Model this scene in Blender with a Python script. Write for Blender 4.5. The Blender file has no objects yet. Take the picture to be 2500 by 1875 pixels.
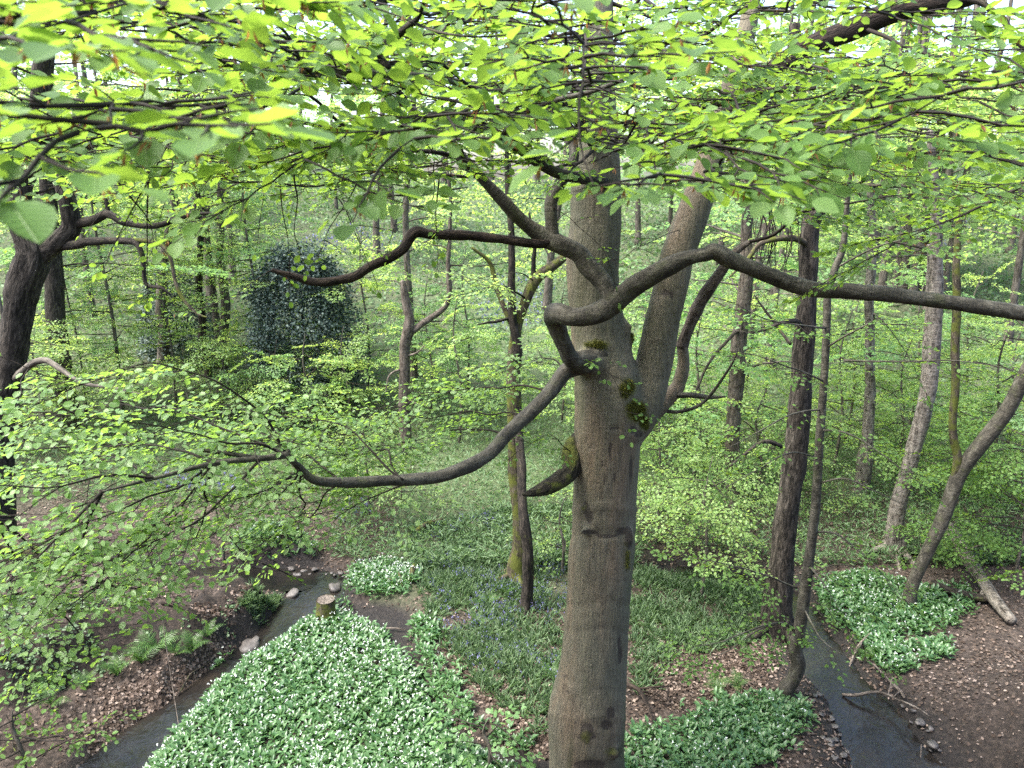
import bpy, math, random
import numpy as np
from mathutils import Vector, Matrix, noise as mnoise
rad = math.radians
rng = np.random.default_rng(7)
random.seed(7)
SC = bpy.context.scene
COL = SC.collection

# ------------------------------------------------------------------ camera, sky, sun, exposure
CAM_H, PITCH, FOVX = 7.5, 15.0, 69.0
cam_d = bpy.data.cameras.new('camera')
cam = bpy.data.objects.new('camera', cam_d); COL.objects.link(cam)
cam.location = (0, 0, CAM_H); cam.rotation_euler = (rad(90 - PITCH), 0, 0)
cam_d.sensor_width = 36; cam_d.lens = 18 / math.tan(rad(FOVX / 2))
cam_d.clip_start = 0.05; cam_d.clip_end = 2000
cam_d.dof.use_dof = True; cam_d.dof.focus_distance = 9.0; cam_d.dof.aperture_fstop = 5.0
SC.camera = cam
W = bpy.data.worlds.new('World'); SC.world = W; W.use_nodes = True
SUN_EL, SUN_AZ = 62.0, -105.0          # azimuth measured from +Y (the view direction) towards +X
wn = W.node_tree.nodes; wl = W.node_tree.links
sky = wn.new('ShaderNodeTexSky'); sky.sky_type = 'NISHITA'; sky.sun_disc = False
sky.sun_elevation = rad(SUN_EL); sky.sun_rotation = rad(SUN_AZ)
sky.air_density = 1.0; sky.dust_density = 4.0; sky.ozone_density = 1.0
wl.new(sky.outputs[0], wn['Background'].inputs[0]); wn['Background'].inputs[1].default_value = 0.15
sd = bpy.data.lights.new('sun', 'SUN'); sd.energy = 2.0; sd.angle = rad(20); sd.color = (1, 0.98, 0.93)
sun = bpy.data.objects.new('sun', sd); COL.objects.link(sun)
_d = Vector((math.sin(rad(SUN_AZ)) * math.cos(rad(SUN_EL)), math.cos(rad(SUN_AZ)) * math.cos(rad(SUN_EL)), math.sin(rad(SUN_EL))))
sun.rotation_euler = _d.to_track_quat('Z', 'Y').to_euler(); sun.location = (0, 0, 40)
VS = SC.view_settings
VS.view_transform = 'Standard'; VS.look = 'None'; VS.gamma = 1; VS.use_curve_mapping = False
VS.exposure = 2.42
SC.render.engine = 'CYCLES'
SC.cycles.max_bounces = 14; SC.cycles.diffuse_bounces = 12; SC.cycles.glossy_bounces = 2
SC.cycles.transmission_bounces = 12; SC.cycles.transparent_max_bounces = 4
SC.cycles.caustics_reflective = False; SC.cycles.caustics_refractive = False
SC.cycles.use_denoising = False; SC.cycles.sample_clamp_indirect = 4.0; SC.cycles.blur_glossy = 1.0

# ------------------------------------------------------------------ numeric helpers
FPX = 1250 / math.tan(rad(FOVX / 2)); CP, SP = math.cos(rad(PITCH)), math.sin(rad(PITCH))
def ray(u, v):
    a, b = (u - 1250) / FPX, (937.5 - v) / FPX
    return np.array([a, CP + b * SP, -SP + b * CP])
def P(u, v, y):                       # the point at distance y ahead of the camera's foot in that direction
    d = ray(u, v); return np.array([0, 0, CAM_H]) + d * (y / d[1])
def PP(pts): return np.array([P(*p) for p in pts])
def G0(u, v, z=0.0):
    d = ray(u, v); return (np.array([0, 0, CAM_H]) + d * ((z - CAM_H) / d[2]))[:2]
def project(p):
    q = np.asarray(p, float) - np.array([0, 0, CAM_H])
    zc = q[..., 1] * CP - q[..., 2] * SP
    yc = q[..., 1] * SP + q[..., 2] * CP
    return 1250 + FPX * q[..., 0] / zc, 937.5 - FPX * yc / zc, zc
def sstep(a, b, x):
    t = np.clip((x - a) / (b - a), 0, 1); return t * t * (3 - 2 * t)
def vnoise(p, seed=0):                # smooth value noise in -1..1 for (n, 2 or 3) points
    p = np.asarray(p, float)
    if p.shape[1] == 2: p = np.c_[p, np.full(len(p), 0.37)]
    i = np.floor(p).astype(np.int64); f = p - i; f = f * f * (3 - 2 * f)
    out = 0
    for dx in (0, 1):
        for dy in (0, 1):
            for dz in (0, 1):
                n = (i[:, 0] + dx) * 374761393 + (i[:, 1] + dy) * 668265263 + (i[:, 2] + dz) * 2147483647 + seed * 1274126177
                n = (n ^ (n >> 13)) * 1274126177 & 0xFFFFFFFF
                n = ((n ^ (n >> 16)) * 2246822519) & 0xFFFFFFFF
                h = (n & 0xFFFFFF) / 8388607.5 - 1
                w = (f[:, 0] if dx else 1 - f[:, 0]) * (f[:, 1] if dy else 1 - f[:, 1]) * (f[:, 2] if dz else 1 - f[:, 2])
                out = out + h * w
    return out
def fbm(p, seed=0, oct=3):
    s, a = 0, 1.0
    for k in range(oct): s = s + a * vnoise(np.asarray(p) * 2 ** k, seed + k); a *= .5
    return s
def seg_dist(xy, line, val=None):     # distance to a polyline, and a value interpolated along it
    best = np.full(len(xy), 1e9); bv = np.zeros(len(xy))
    for k in range(len(line) - 1):
        a, b = line[k], line[k + 1]; ab = b - a
        t = np.clip(((xy - a) @ ab) / max(ab @ ab, 1e-9), 0, 1)
        d = np.hypot(*(xy - a - t[:, None] * ab).T)
        m = d < best; best[m] = d[m]
        if val is not None: bv[m] = (val[k] + t * (val[k + 1] - val[k]))[m]
    return best, bv
def inside(xy, poly):
    x, y = xy[:, 0], xy[:, 1]; c = np.zeros(len(xy), bool); n = len(poly)
    for k in range(n):
        (x1, y1), (x2, y2) = poly[k], poly[k - 1]
        m = ((y1 > y) != (y2 > y)) & (x < (x2 - x1) * (y - y1) / (y2 - y1 + 1e-12) + x1); c ^= m
    return c
def smooth_line(pts, n=3, closed=False):
    pts = np.asarray(pts, float); out = []
    N = len(pts)
    for k in range(N - 1 if not closed else N):
        p0, p1, p2, p3 = (pts[max(k - 1, 0)], pts[k], pts[k + 1], pts[min(k + 2, N - 1)]) if not closed else (pts[k - 1], pts[k], pts[(k + 1) % N], pts[(k + 2) % N])
        for t in np.arange(n) / n:
            out.append(.5 * (2 * p1 + (p2 - p0) * t + (2 * p0 - 5 * p1 + 4 * p2 - p3) * t * t + (3 * p1 - p0 - 3 * p2 + p3) * t ** 3))
    if not closed: out.append(pts[-1])
    return np.array(out)
def unit(v): return v / np.maximum(np.linalg.norm(v, axis=-1, keepdims=True), 1e-9)

# ------------------------------------------------------------------ object helpers
def mesh_of(name, V, loops, counts, smooth=False, attrs=None):
    me = bpy.data.meshes.new(name)
    V = np.ascontiguousarray(V, np.float32); loops = np.ascontiguousarray(loops, np.int32); counts = np.ascontiguousarray(counts, np.int32)
    me.vertices.add(len(V)); me.vertices.foreach_set('co', V.ravel())
    me.loops.add(len(loops)); me.loops.foreach_set('vertex_index', loops)
    me.polygons.add(len(counts)); st = np.zeros(len(counts), np.int32); st[1:] = np.cumsum(counts)[:-1]
    me.polygons.foreach_set('loop_start', st); me.polygons.foreach_set('loop_total', counts)
    if smooth: me.polygons.foreach_set('use_smooth', np.ones(len(counts), bool))
    for k, (typ, dom, a) in (attrs or {}).items():
        at = me.attributes.new(k, typ, dom)
        at.data.foreach_set({'FLOAT': 'value', 'FLOAT_VECTOR': 'vector', 'FLOAT_COLOR': 'color'}[typ], np.ascontiguousarray(a, np.float32).ravel())
    me.update(calc_edges=True)
    return me
def obj(name, me, mat=None, parent=None, kind=None, label=None):
    o = bpy.data.objects.new(name, me); COL.objects.link(o)
    if mat and not me.materials: me.materials.append(mat)
    if parent: o.parent = parent
    if kind: o['kind'] = kind
    if label: o['label'] = label
    return o
def thing(name, label, cat, loc=(0, 0, 0), group=None):
    o = bpy.data.objects.new(name, None); COL.objects.link(o); o.location = [float(c) for c in loc]; o.empty_display_size = .2
    return tag(o, label, cat, group)
def tag(o, label, cat, group=None):
    o['label'] = label; o['category'] = cat
    if group: o['group'] = group
    return o
def base_of(parent): return np.array(parent.location) if parent else np.zeros(3)

class Geo:                            # collects raw geometry of ONE object
    def __init__(s): s.V = []; s.L = []; s.C = []; s.n = 0; s.A = []; s.R = []
    def add(s, V, loops, counts, tc=None, rnd=None):
        s.V.append(V); s.L.append(np.asarray(loops) + s.n); s.C.append(counts); s.n += len(V)
        s.A.append(tc if tc is not None else V); s.R.append(rnd if rnd is not None else np.zeros(len(V)))
    def mesh(s, name, origin=(0, 0, 0), smooth=True):
        return mesh_of(name, np.concatenate(s.V) - np.asarray(origin), np.concatenate(s.L), np.concatenate(s.C), smooth,
                       {'tc': ('FLOAT_VECTOR', 'POINT', np.concatenate(s.A)), 'rnd': ('FLOAT', 'POINT', np.concatenate(s.R))})

def tube(geo, pts, radii, sides=10, sub=4, rough=0.0, freq=3.0, seed=0, cap=True, flare=0.0, gnarl=0.0, smoothed=True):
    pts = np.asarray(pts, float); radii = np.asarray(radii, float)
    if len(radii) != len(pts): radii = np.interp(np.linspace(0, 1, len(pts)), np.linspace(0, 1, len(radii)), radii)
    if sub > 1 and smoothed:
        c = smooth_line(np.c_[pts, radii], sub); pts, radii = c[:, :3], np.maximum(c[:, 3], .001)
    if gnarl:
        s = np.r_[0, np.cumsum(np.linalg.norm(np.diff(pts, axis=0), axis=1))]
        for ax in range(3):
            w = (vnoise(np.c_[s * 1.2, np.full(len(s), seed * 1.7 + ax * 9.1)], 3) + .4 * vnoise(np.c_[s * 3.6, np.full(len(s), seed * 2.7 + ax * 5.1)], 4)) * gnarl
            pts[1:, ax] += w[1:] - w[0]
    n = len(pts)
    if flare: radii = radii * (1 + flare * np.exp(-np.arange(n) / max(1, n * .06)))
    T = unit(np.gradient(pts, axis=0))
    up = np.array([0, 0, 1.]) if abs(T[0, 2]) < .9 else np.array([0, 1., 0])
    N = np.zeros((n, 3)); nn = unit(np.cross(T[0], up))
    for k in range(n):
        nn = nn - T[k] * (nn @ T[k]); nn /= max(np.linalg.norm(nn), 1e-9); N[k] = nn
    B = np.cross(T, N)
    a = np.linspace(0, 2 * np.pi, sides, endpoint=False)
    s = np.r_[0, np.cumsum(np.linalg.norm(np.diff(pts, axis=0), axis=1))]
    ca, sa = np.cos(a), np.sin(a)
    tc = np.stack([ca[None] * radii[:, None], sa[None] * radii[:, None], np.repeat(s[:, None], sides, 1)], -1)
    R = np.repeat(radii[:, None], sides, 1)
    if rough:
        q = tc.reshape(-1, 3) * freq + seed * 3.3; q[:, 2] *= .45
        R = R * (1 + rough * fbm(q, seed, 3).reshape(R.shape))
    V = pts[:, None] + N[:, None] * (ca[None] * R)[..., None] + B[:, None] * (sa[None] * R)[..., None]
    i = np.arange(n - 1)[:, None] * sides; j = np.arange(sides)[None]; j2 = (j + 1) % sides
    q = np.stack([i + j, i + j2, i + sides + j2, i + sides + j], -1).reshape(-1)
    Vv = V.reshape(-1, 3); tcv = tc.reshape(-1, 3); counts = np.full((n - 1) * sides, 4); loops = q
    if cap:
        m = len(Vv)
        Vv = np.r_[Vv, [pts[-1] + T[-1] * radii[-1] * .5, pts[0]]]; tcv = np.r_[tcv, [[0, 0, s[-1]], [0, 0, 0]]]
        e = (n - 1) * sides
        t1 = np.stack([e + np.arange(sides), e + (np.arange(sides) + 1) % sides, np.full(sides, m)], -1).reshape(-1)
        t2 = np.stack([(np.arange(sides) + 1) % sides, np.arange(sides), np.full(sides, m + 1)], -1).reshape(-1)
        loops = np.r_[loops, t1, t2]; counts = np.r_[counts, np.full(2 * sides, 3)]
    geo.add(Vv, loops, counts, tcv + np.array([seed * 1.3, seed * 2.1, 0]))
    return pts, radii

def segs_mesh(name, p0, p1, r0, r1, origin):   # thin three-sided twigs, all of ONE plant
    T = unit(p1 - p0); up = np.where(np.abs(T[:, 2:3]) < .9, [[0, 0, 1.]], [[1., 0, 0]])
    N = unit(np.cross(T, up)); B = np.cross(T, N); n = len(p0); V = np.zeros((n, 6, 3))
    for k in range(3):
        a = k * 2.0944; d = N * math.cos(a) + B * math.sin(a)
        V[:, k] = p0 + d * r0[:, None]; V[:, 3 + k] = p1 + d * r1[:, None]
    pat = np.array([0, 1, 4, 3, 1, 2, 5, 4, 2, 0, 3, 5])
    L = (np.arange(n)[:, None] * 6 + pat).ravel(); V = V.reshape(-1, 3)
    return mesh_of(name, V - np.asarray(origin), L, np.full(n * 3, 4), True, {'tc': ('FLOAT_VECTOR', 'POINT', V), 'rnd': ('FLOAT', 'POINT', np.zeros(len(V)))})

# leaf shapes: verts (x along, y across, z up), polygons
def _leaf_fine():
    xs = [0, .14, .38, .64, .86, 1.0]; ws = [0, .24, .37, .34, .19, 0]
    V = [(x, 0, -.05 * math.sin(x * 3) ) for x in xs]; polys = []
    for sgn in (1, -1):
        b = len(V)
        for k in range(1, 5): V.append((xs[k], sgn * ws[k], .10 * ws[k] / .37 + (.02 if k % 2 else -.015)))
        side = [0, b, b + 1, b + 2, b + 3, 5]
        for k in range(5):
            f = [k, k + 1, side[k + 1], side[k]]
            f = [f[i] for i in range(4) if f[i] not in f[:i]]
            polys.append(f if sgn < 0 else f[::-1])
    return np.array(V), polys
LEAF0 = _leaf_fine()
LEAF1 = (np.array([(0, 0, 0), (.26, .31, .07), (.68, .32, .06), (1, 0, -.06), (.68, -.32, .06), (.26, -.31, .07)]), [[0, 3, 2, 1], [0, 5, 4, 3]])
LEAF2 = (np.array([(0, 0, 0), (.46, .36, .08), (1, 0, -.04), (.46, -.36, .08)]), [[0, 2, 1], [0, 3, 2]])
BLADE = (np.array([(0, .045, 0), (0, -.045, 0), (.45, -.05, .0), (.45, .05, .0), (.8, -.03, -.1), (.8, .03, -.1), (1, 0, -.25)]), [[0, 1, 2, 3], [3, 2, 4, 5], [5, 4, 6]])
GARL = (np.array([(0, 0, 0), (.3, .15, .08), (.3, -.15, .08), (.62, .17, .04), (.62, -.17, .04), (.3, 0, .0), (.62, 0, -.04), (1, 0, -.22)]),
        [[0, 5, 1], [0, 2, 5], [5, 6, 3, 1], [2, 4, 6, 5], [6, 7, 3], [4, 7, 6]])
def leaves_arrays(shape, pos, d, nrm, size, wscale=1.0):
    V0, polys = shape
    d = unit(d); s = unit(np.cross(nrm, d)); nn = np.cross(d, s)
    size = np.broadcast_to(size, (len(pos),)); w = np.broadcast_to(wscale, (len(pos),))
    V = pos[:, None] + size[:, None, None] * (V0[None, :, 0:1] * d[:, None] + (V0[None, :, 1] * w[:, None])[..., None] * s[:, None] + V0[None, :, 2:3] * nn[:, None])
    nv = len(V0); pat = np.concatenate([np.array(p) for p in polys]); cnt = np.array([len(p) for p in polys])
    L = (np.arange(len(pos))[:, None] * nv + pat[None]).ravel(); C = np.tile(cnt, len(pos))
    return V.reshape(-1, 3), L, C, nv
def leaves_geo(geo, shape, pos, d, nrm, size, rnd=None, wscale=1.0):
    if len(pos) == 0: return
    V, L, C, nv = leaves_arrays(shape, pos, d, nrm, size, wscale)
    if rnd is None: rnd = rng.random(len(pos))
    geo.add(V, L, C, np.tile(shape[0], (len(pos), 1)), np.repeat(rnd, nv))

# ------------------------------------------------------------------ materials
def newmat(name):
    m = bpy.data.materials.new(name); m.use_nodes = True
    nt = m.node_tree; return m, nt, nt.nodes['Principled BSDF'], nt.nodes['Material Output']
def ramp(nt, fac, stops):
    r = nt.nodes.new('ShaderNodeValToRGB'); e = r.color_ramp.elements
    while len(e) < len(stops): e.new(.5)
    for k, (p, c) in enumerate(stops): e[k].position = p; e[k].color = (*c, 1)
    nt.links.new(fac, r.inputs[0]); return r.outputs[0]
def attr(nt, name, out='Fac'):
    a = nt.nodes.new('ShaderNodeAttribute'); a.attribute_name = name; return a.outputs[out]
def mapped(nt, vec, scale, loc=(0, 0, 0)):
    m = nt.nodes.new('ShaderNodeMapping'); m.inputs['Scale'].default_value = scale; m.inputs['Location'].default_value = loc
    nt.links.new(vec, m.inputs[0]); return m.outputs[0]
def noise(nt, vec, scale, detail=4, rough=.55, dist=0):
    n = nt.nodes.new('ShaderNodeTexNoise'); n.inputs['Scale'].default_value = scale; n.inputs['Detail'].default_value = detail
    n.inputs['Roughness'].default_value = rough; n.inputs['Distortion'].default_value = dist
    nt.links.new(vec, n.inputs['Vector']); return n.outputs['Fac']
def mix(nt, fac, a, b, mode='MIX'):
    m = nt.nodes.new('ShaderNodeMix'); m.data_type = 'RGBA'; m.blend_type = mode
    for s, x in ((m.inputs[0], fac), (m.inputs[6], a), (m.inputs[7], b)):
        if isinstance(x, (int, float)): s.default_value = x
        elif isinstance(x, tuple): s.default_value = (*x, 1)
        else: nt.links.new(x, s)
    return m.outputs[2]
def mth(nt, op, a, b=0.0, c=0.0):
    m = nt.nodes.new('ShaderNodeMath'); m.operation = op
    for s, x in zip(m.inputs, (a, b, c)):
        if isinstance(x, (int, float)): s.default_value = x
        else: nt.links.new(x, s)
    return m.outputs[0]
def bump(nt, h, strength, dist, bsdf):
    b = nt.nodes.new('ShaderNodeBump'); b.inputs['Strength'].default_value = strength; b.inputs['Distance'].default_value = dist
    nt.links.new(h, b.inputs['Height']); nt.links.new(b.outputs[0], bsdf.inputs['Normal'])
def leaf_mat(name, stops, trans, tfac=.45, rough=.42, spec=.45, veins=False):
    m, nt, b, out = newmat(name)
    r = attr(nt, 'rnd'); c = ramp(nt, r, stops)
    g = nt.nodes.new('ShaderNodeNewGeometry')
    v = noise(nt, g.outputs['Position'], 9, 2)
    c = mix(nt, .5, c, ramp(nt, v, [(.3, (.55, .55, .5)), (.7, (1, 1, 1))]), 'MULTIPLY')
    if veins:
        x = nt.nodes.new('ShaderNodeSeparateXYZ'); nt.links.new(attr(nt, 'tc', 'Vector'), x.inputs[0]); ay = mth(nt, 'ABSOLUTE', x.outputs[1])
        w = mth(nt, 'ABSOLUTE', mth(nt, 'SUBTRACT', mth(nt, 'FRACT', mth(nt, 'MULTIPLY', mth(nt, 'SUBTRACT', x.outputs[0], mth(nt, 'MULTIPLY', ay, .8)), 8)), .5))
        vf = mth(nt, 'MAXIMUM', ramp(nt, w, [(.0, (1, 1, 1)), (.14, (0, 0, 0))]), ramp(nt, ay, [(.012, (1, 1, 1)), (.03, (0, 0, 0))]))
        c = mix(nt, mth(nt, 'MULTIPLY', vf, .3), c, (.18, .28, .09)); bump(nt, mth(nt, 'SUBTRACT', 1.0, vf), .5, .003, b)
        trans = mix(nt, mth(nt, 'MULTIPLY', vf, .3), trans, tuple(q * .55 for q in trans))
    nt.links.new(c, b.inputs['Base Color']); b.inputs['Roughness'].default_value = rough; b.inputs['Specular IOR Level'].default_value = spec
    t = nt.nodes.new('ShaderNodeBsdfTranslucent'); tc = mix(nt, 1.0, ramp(nt, r, [(0, (.8, .85, .8)), (1, (1.1, 1.1, 1))]), trans, 'MULTIPLY')
    nt.links.new(tc, t.inputs[0])
    s = nt.nodes.new('ShaderNodeMixShader'); s.inputs[0].default_value = tfac
    nt.links.new(b.outputs[0], s.inputs[1]); nt.links.new(t.outputs[0], s.inputs[2]); nt.links.new(s.outputs[0], out.inputs[0])
    return m
def bark_mat(name, dark, mid, light, ridges=1.0, scale=1.0, moss=0.0, horiz=0.0, flake=0.0):
    m, nt, b, out = newmat(name); vec = attr(nt, 'tc', 'Vector')
    rid = noise(nt, mapped(nt, vec, (22 * scale, 22 * scale, 4.6 * scale)), 1, 6, .66, .9)
    big = noise(nt, mapped(nt, vec, (3, 3, 1.6)), 1, 4, .6)
    fine = noise(nt, vec, 60, 3)
    c = ramp(nt, rid, [(.40, dark), (.5, mid), (.64, light)] if ridges else [(.2, mid), (.5, mid), (.8, light)])
    c = mix(nt, .75, c, ramp(nt, big, [(.3, (.5, .47, .43)), (.7, (1.2, 1.2, 1.15))]), 'MULTIPLY')
    h = mth(nt, 'ADD', rid, mth(nt, 'MULTIPLY', fine, .25))
    if horiz:
        hz = noise(nt, mapped(nt, vec, (3, 3, 34)), 1, 3, .6, .4)
        c = mix(nt, horiz, c, ramp(nt, hz, [(.42, (.35, .32, .3)), (.55, (1, 1, 1))]), 'MULTIPLY'); h = mth(nt, 'ADD', h, mth(nt, 'MULTIPLY', hz, .5))
    if flake:
        fl = noise(nt, mapped(nt, vec, (7, 7, 9)), 1, 5, .65, 1.2)
        c = mix(nt, ramp(nt, fl, [(.42, (0, 0, 0)), (.62, (flake,) * 3)]), c, (.23, .21, .18))
    if moss:
        g = nt.nodes.new('ShaderNodeNewGeometry'); mz = noise(nt, g.outputs['Position'], 4.5, 5, .65)
        c = mix(nt, ramp(nt, mz, [(.62 - .22 * moss, (0, 0, 0)), (.72 - .2 * moss, (min(1, .4 + moss),) * 3)]), c, (.075, .085, .016))
    nt.links.new(c, b.inputs['Base Color']); b.inputs['Roughness'].default_value = .85; b.inputs['Specular IOR Level'].default_value = .2
    bump(nt, h, .9 if ridges else .35, .035 * ridges if ridges else .006, b)
    return m
M = {}
M['leaf'] = leaf_mat('beech_leaf', [(0, (.075, .165, .035)), (.5, (.115, .225, .05)), (1, (.165, .28, .085))], (.25, .385, .045), .55, .5, .3, True)
M['leaf_low'] = leaf_mat('beech_leaf_painted_sheen', [(0, (.10, .20, .055)), (.5, (.15, .265, .08)), (1, (.21, .325, .12))], (.34, .53, .09), .5, .42, .5, True)  # paler copy of the beech leaf for low boughs, sheen put into the colour
M['leaf_far'] = leaf_mat('spring_leaf_yellow_green', [(0, (.135, .235, .065)), (.5, (.20, .32, .10)), (1, (.28, .38, .15))], (.54, .70, .17), .52, .45, .35)
M['leaf_mid'] = leaf_mat('spring_leaf_mid_green', [(0, (.09, .18, .06)), (.5, (.14, .26, .095)), (1, (.20, .33, .14))], (.36, .58, .17), .5, .45, .4)
M['holly'] = leaf_mat('holly_leaf', [(0, (.04, .065, .055)), (.5, (.08, .115, .10)), (1, (.15, .19, .165))], (.03, .06, .02), .1, .6, .2)
M['garlic'] = leaf_mat('garlic_leaf', [(0, (.035, .095, .033)), (.5, (.07, .15, .05)), (1, (.115, .205, .08))], (.14, .30, .06), .25, .38, .45)
M['herb'] = leaf_mat('herb_leaf', [(0, (.07, .125, .055)), (.5, (.12, .20, .095)), (1, (.18, .26, .14))], (.2, .32, .10), .35, .55, .25)
M['grass'] = leaf_mat('bluebell_leaf', [(0, (.06, .105, .05)), (.5, (.10, .165, .08)), (1, (.15, .22, .115))], (.15, .25, .08), .28, .5, .3)
M['fern'] = leaf_mat('fern_leaf', [(0, (.035, .085, .015)), (.5, (.06, .135, .025)), (1, (.10, .19, .04))], (.14, .26, .03), .3)
M['litter'] = leaf_mat('litter_leaf', [(0, (.035, .025, .019)), (.4, (.085, .062, .048)), (.75, (.16, .12, .097)), (1, (.30, .24, .20))], (.2, .1, .05), .1, .8, .12)
M['bud'] = leaf_mat('bud_scale', [(0, (.16, .07, .03)), (1, (.33, .16, .07))], (.4, .18, .06), .35, .6, .3)
M['moss'] = leaf_mat('moss', [(0, (.055, .058, .01)), (1, (.14, .145, .025))], (.1, .12, .01), .2, .8, .1)
M['flower'] = leaf_mat('garlic_flower', [(0, (.62, .66, .62)), (1, (.85, .86, .84))], (.8, .85, .8), .25, .6, .2)
M['bluebell'] = leaf_mat('bluebell_flower', [(0, (.10, .105, .24)), (1, (.20, .20, .36))], (.18, .18, .4), .25, .6, .2)
M['bark_oak'] = bark_mat('oak_bark', (.009, .008, .006), (.032, .027, .022), (.085, .074, .062), 1.0)
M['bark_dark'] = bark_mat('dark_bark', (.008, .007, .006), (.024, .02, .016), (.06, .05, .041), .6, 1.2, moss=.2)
M['bark_mossy'] = bark_mat('mossy_bark', (.02, .016, .012), (.06, .05, .035), (.12, .1, .075), .6, 1.0, moss=.75)
M['bark_stub'] = bark_mat('mossy_stub_bark', (.008, .007, .005), (.03, .026, .018), (.06, .052, .036), 1.0, 1.3, moss=.55)
M['bark_pale'] = bark_mat('pale_flaking_bark', (.03, .026, .022), (.12, .105, .09), (.24, .215, .19), .6, .8, horiz=.5, flake=.55)
M['bark_brown'] = bark_mat('brown_flaking_bark', (.025, .02, .016), (.075, .06, .048), (.14, .118, .098), .7, .9, flake=.25)
M['bark_grey'] = bark_mat('grey_bark', (.05, .045, .038), (.095, .085, .07), (.16, .145, .125), .35, .8)
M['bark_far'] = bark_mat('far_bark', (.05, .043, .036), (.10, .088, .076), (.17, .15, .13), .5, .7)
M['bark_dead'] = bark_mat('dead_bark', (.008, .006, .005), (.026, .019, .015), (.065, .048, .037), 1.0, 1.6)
M['wood_grey'] = bark_mat('bare_grey_wood', (.04, .033, .027), (.11, .093, .078), (.23, .2, .172), .4, 1.4)
M['twig'] = bark_mat('twig_bark', (.012, .01, .008), (.02, .016, .013), (.045, .037, .03), 0, 1)
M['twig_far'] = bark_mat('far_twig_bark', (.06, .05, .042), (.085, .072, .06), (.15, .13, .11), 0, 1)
def beech_bark():
    m, nt, b, out = newmat('beech_bark'); g = nt.nodes.new('ShaderNodeNewGeometry'); pos = g.outputs['Position']
    fib = noise(nt, mapped(nt, pos, (55, 55, 4.5)), 1, 6, .68, .3)
    pat = noise(nt, mapped(nt, pos, (2.2, 2.2, .55), (3, 1, 0)), 1, 4, .55)
    blot = noise(nt, mapped(nt, pos, (9, 9, 5)), 1, 5, .65, .5)
    hz = noise(nt, mapped(nt, pos, (1.6, 1.6, 26)), 1, 3, .6, .3)
    spots = nt.nodes.new('ShaderNodeTexVoronoi'); spots.inputs['Scale'].default_value = 9; nt.links.new(mapped(nt, pos, (1.4, 1.4, 1)), spots.inputs['Vector'])
    c = ramp(nt, pat, [(.3, (.085, .085, .058)), (.5, (.115, .102, .07)), (.68, (.145, .104, .066))])
    c = mix(nt, .85, c, ramp(nt, fib, [(.28, (.35, .34, .32)), (.5, (.95, .95, .95)), (.72, (1.5, 1.47, 1.4))]), 'MULTIPLY')
    lich = noise(nt, mapped(nt, pos, (5, 5, 3.2), (7, 2, 4)), 1, 6, .7, .8); c = mix(nt, ramp(nt, lich, [(.60, (0, 0, 0)), (.66, (.3,) * 3)]), c, (.13, .128, .095))
    crk = noise(nt, mapped(nt, pos, (17, 17, 3.2), (1, 5, 2)), 1, 6, .7, 1.2); c = mix(nt, ramp(nt, crk, [(.30, (.85,) * 3), (.36, (0, 0, 0))]), c, (.03, .025, .02))
    alg = noise(nt, mapped(nt, pos, (2.6, 2.6, .5), (4, 4, 1)), 1, 5, .6, .5); c = mix(nt, ramp(nt, alg, [(.52, (0, 0, 0)), (.68, (.65,) * 3)]), c, (.055, .06, .028))
    c = mix(nt, .22, c, ramp(nt, hz, [(.30, (.5, .47, .43)), (.36, (1, 1, 1))]), 'MULTIPLY')
    c = mix(nt, ramp(nt, blot, [(.60, (0, 0, 0)), (.72, (.75,) * 3)]), c, (.055, .046, .034))
    c = mix(nt, ramp(nt, blot, [(.26, (.3,) * 3), (.34, (0, 0, 0))]), c, (.15, .138, .105))
    c = mix(nt, ramp(nt, spots.outputs['Distance'], [(.05, (.85,) * 3), (.10, (0, 0, 0))]), c, (.03, .022, .016))
    sc = attr(nt, 'scar'); mo = attr(nt, 'mossy')
    edge = noise(nt, pos, 22, 4, .6)
    sf = mth(nt, 'SMOOTHSTEP', mth(nt, 'ADD', sc, mth(nt, 'MULTIPLY', edge, .5)), .5, .8) if False else ramp(nt, mth(nt, 'ADD', sc, mth(nt, 'MULTIPLY', mth(nt, 'SUBTRACT', edge, .5), .7)), [(.4, (0, 0, 0)), (.55, (.85,) * 3)])
    c = mix(nt, sf, c, (.035, .028, .022))
    mf = ramp(nt, mth(nt, 'ADD', mo, mth(nt, 'MULTIPLY', mth(nt, 'SUBTRACT', edge, .5), .9)), [(.22, (0, 0, 0)), (.7, (1,) * 3)])
    c = mix(nt, mf, c, (.075, .078, .018))
    nt.links.new(c, b.inputs['Base Color']); b.inputs['Roughness'].default_value = .72; b.inputs['Specular IOR Level'].default_value = .3
    h = mth(nt, 'ADD', mth(nt, 'MULTIPLY', fib, .5), mth(nt, 'ADD', mth(nt, 'MULTIPLY', blot, .8), mth(nt, 'MULTIPLY', hz, .12)))
    bump(nt, h, .9, .03, b); return m
M['bark_beech'] = beech_bark()
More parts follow.
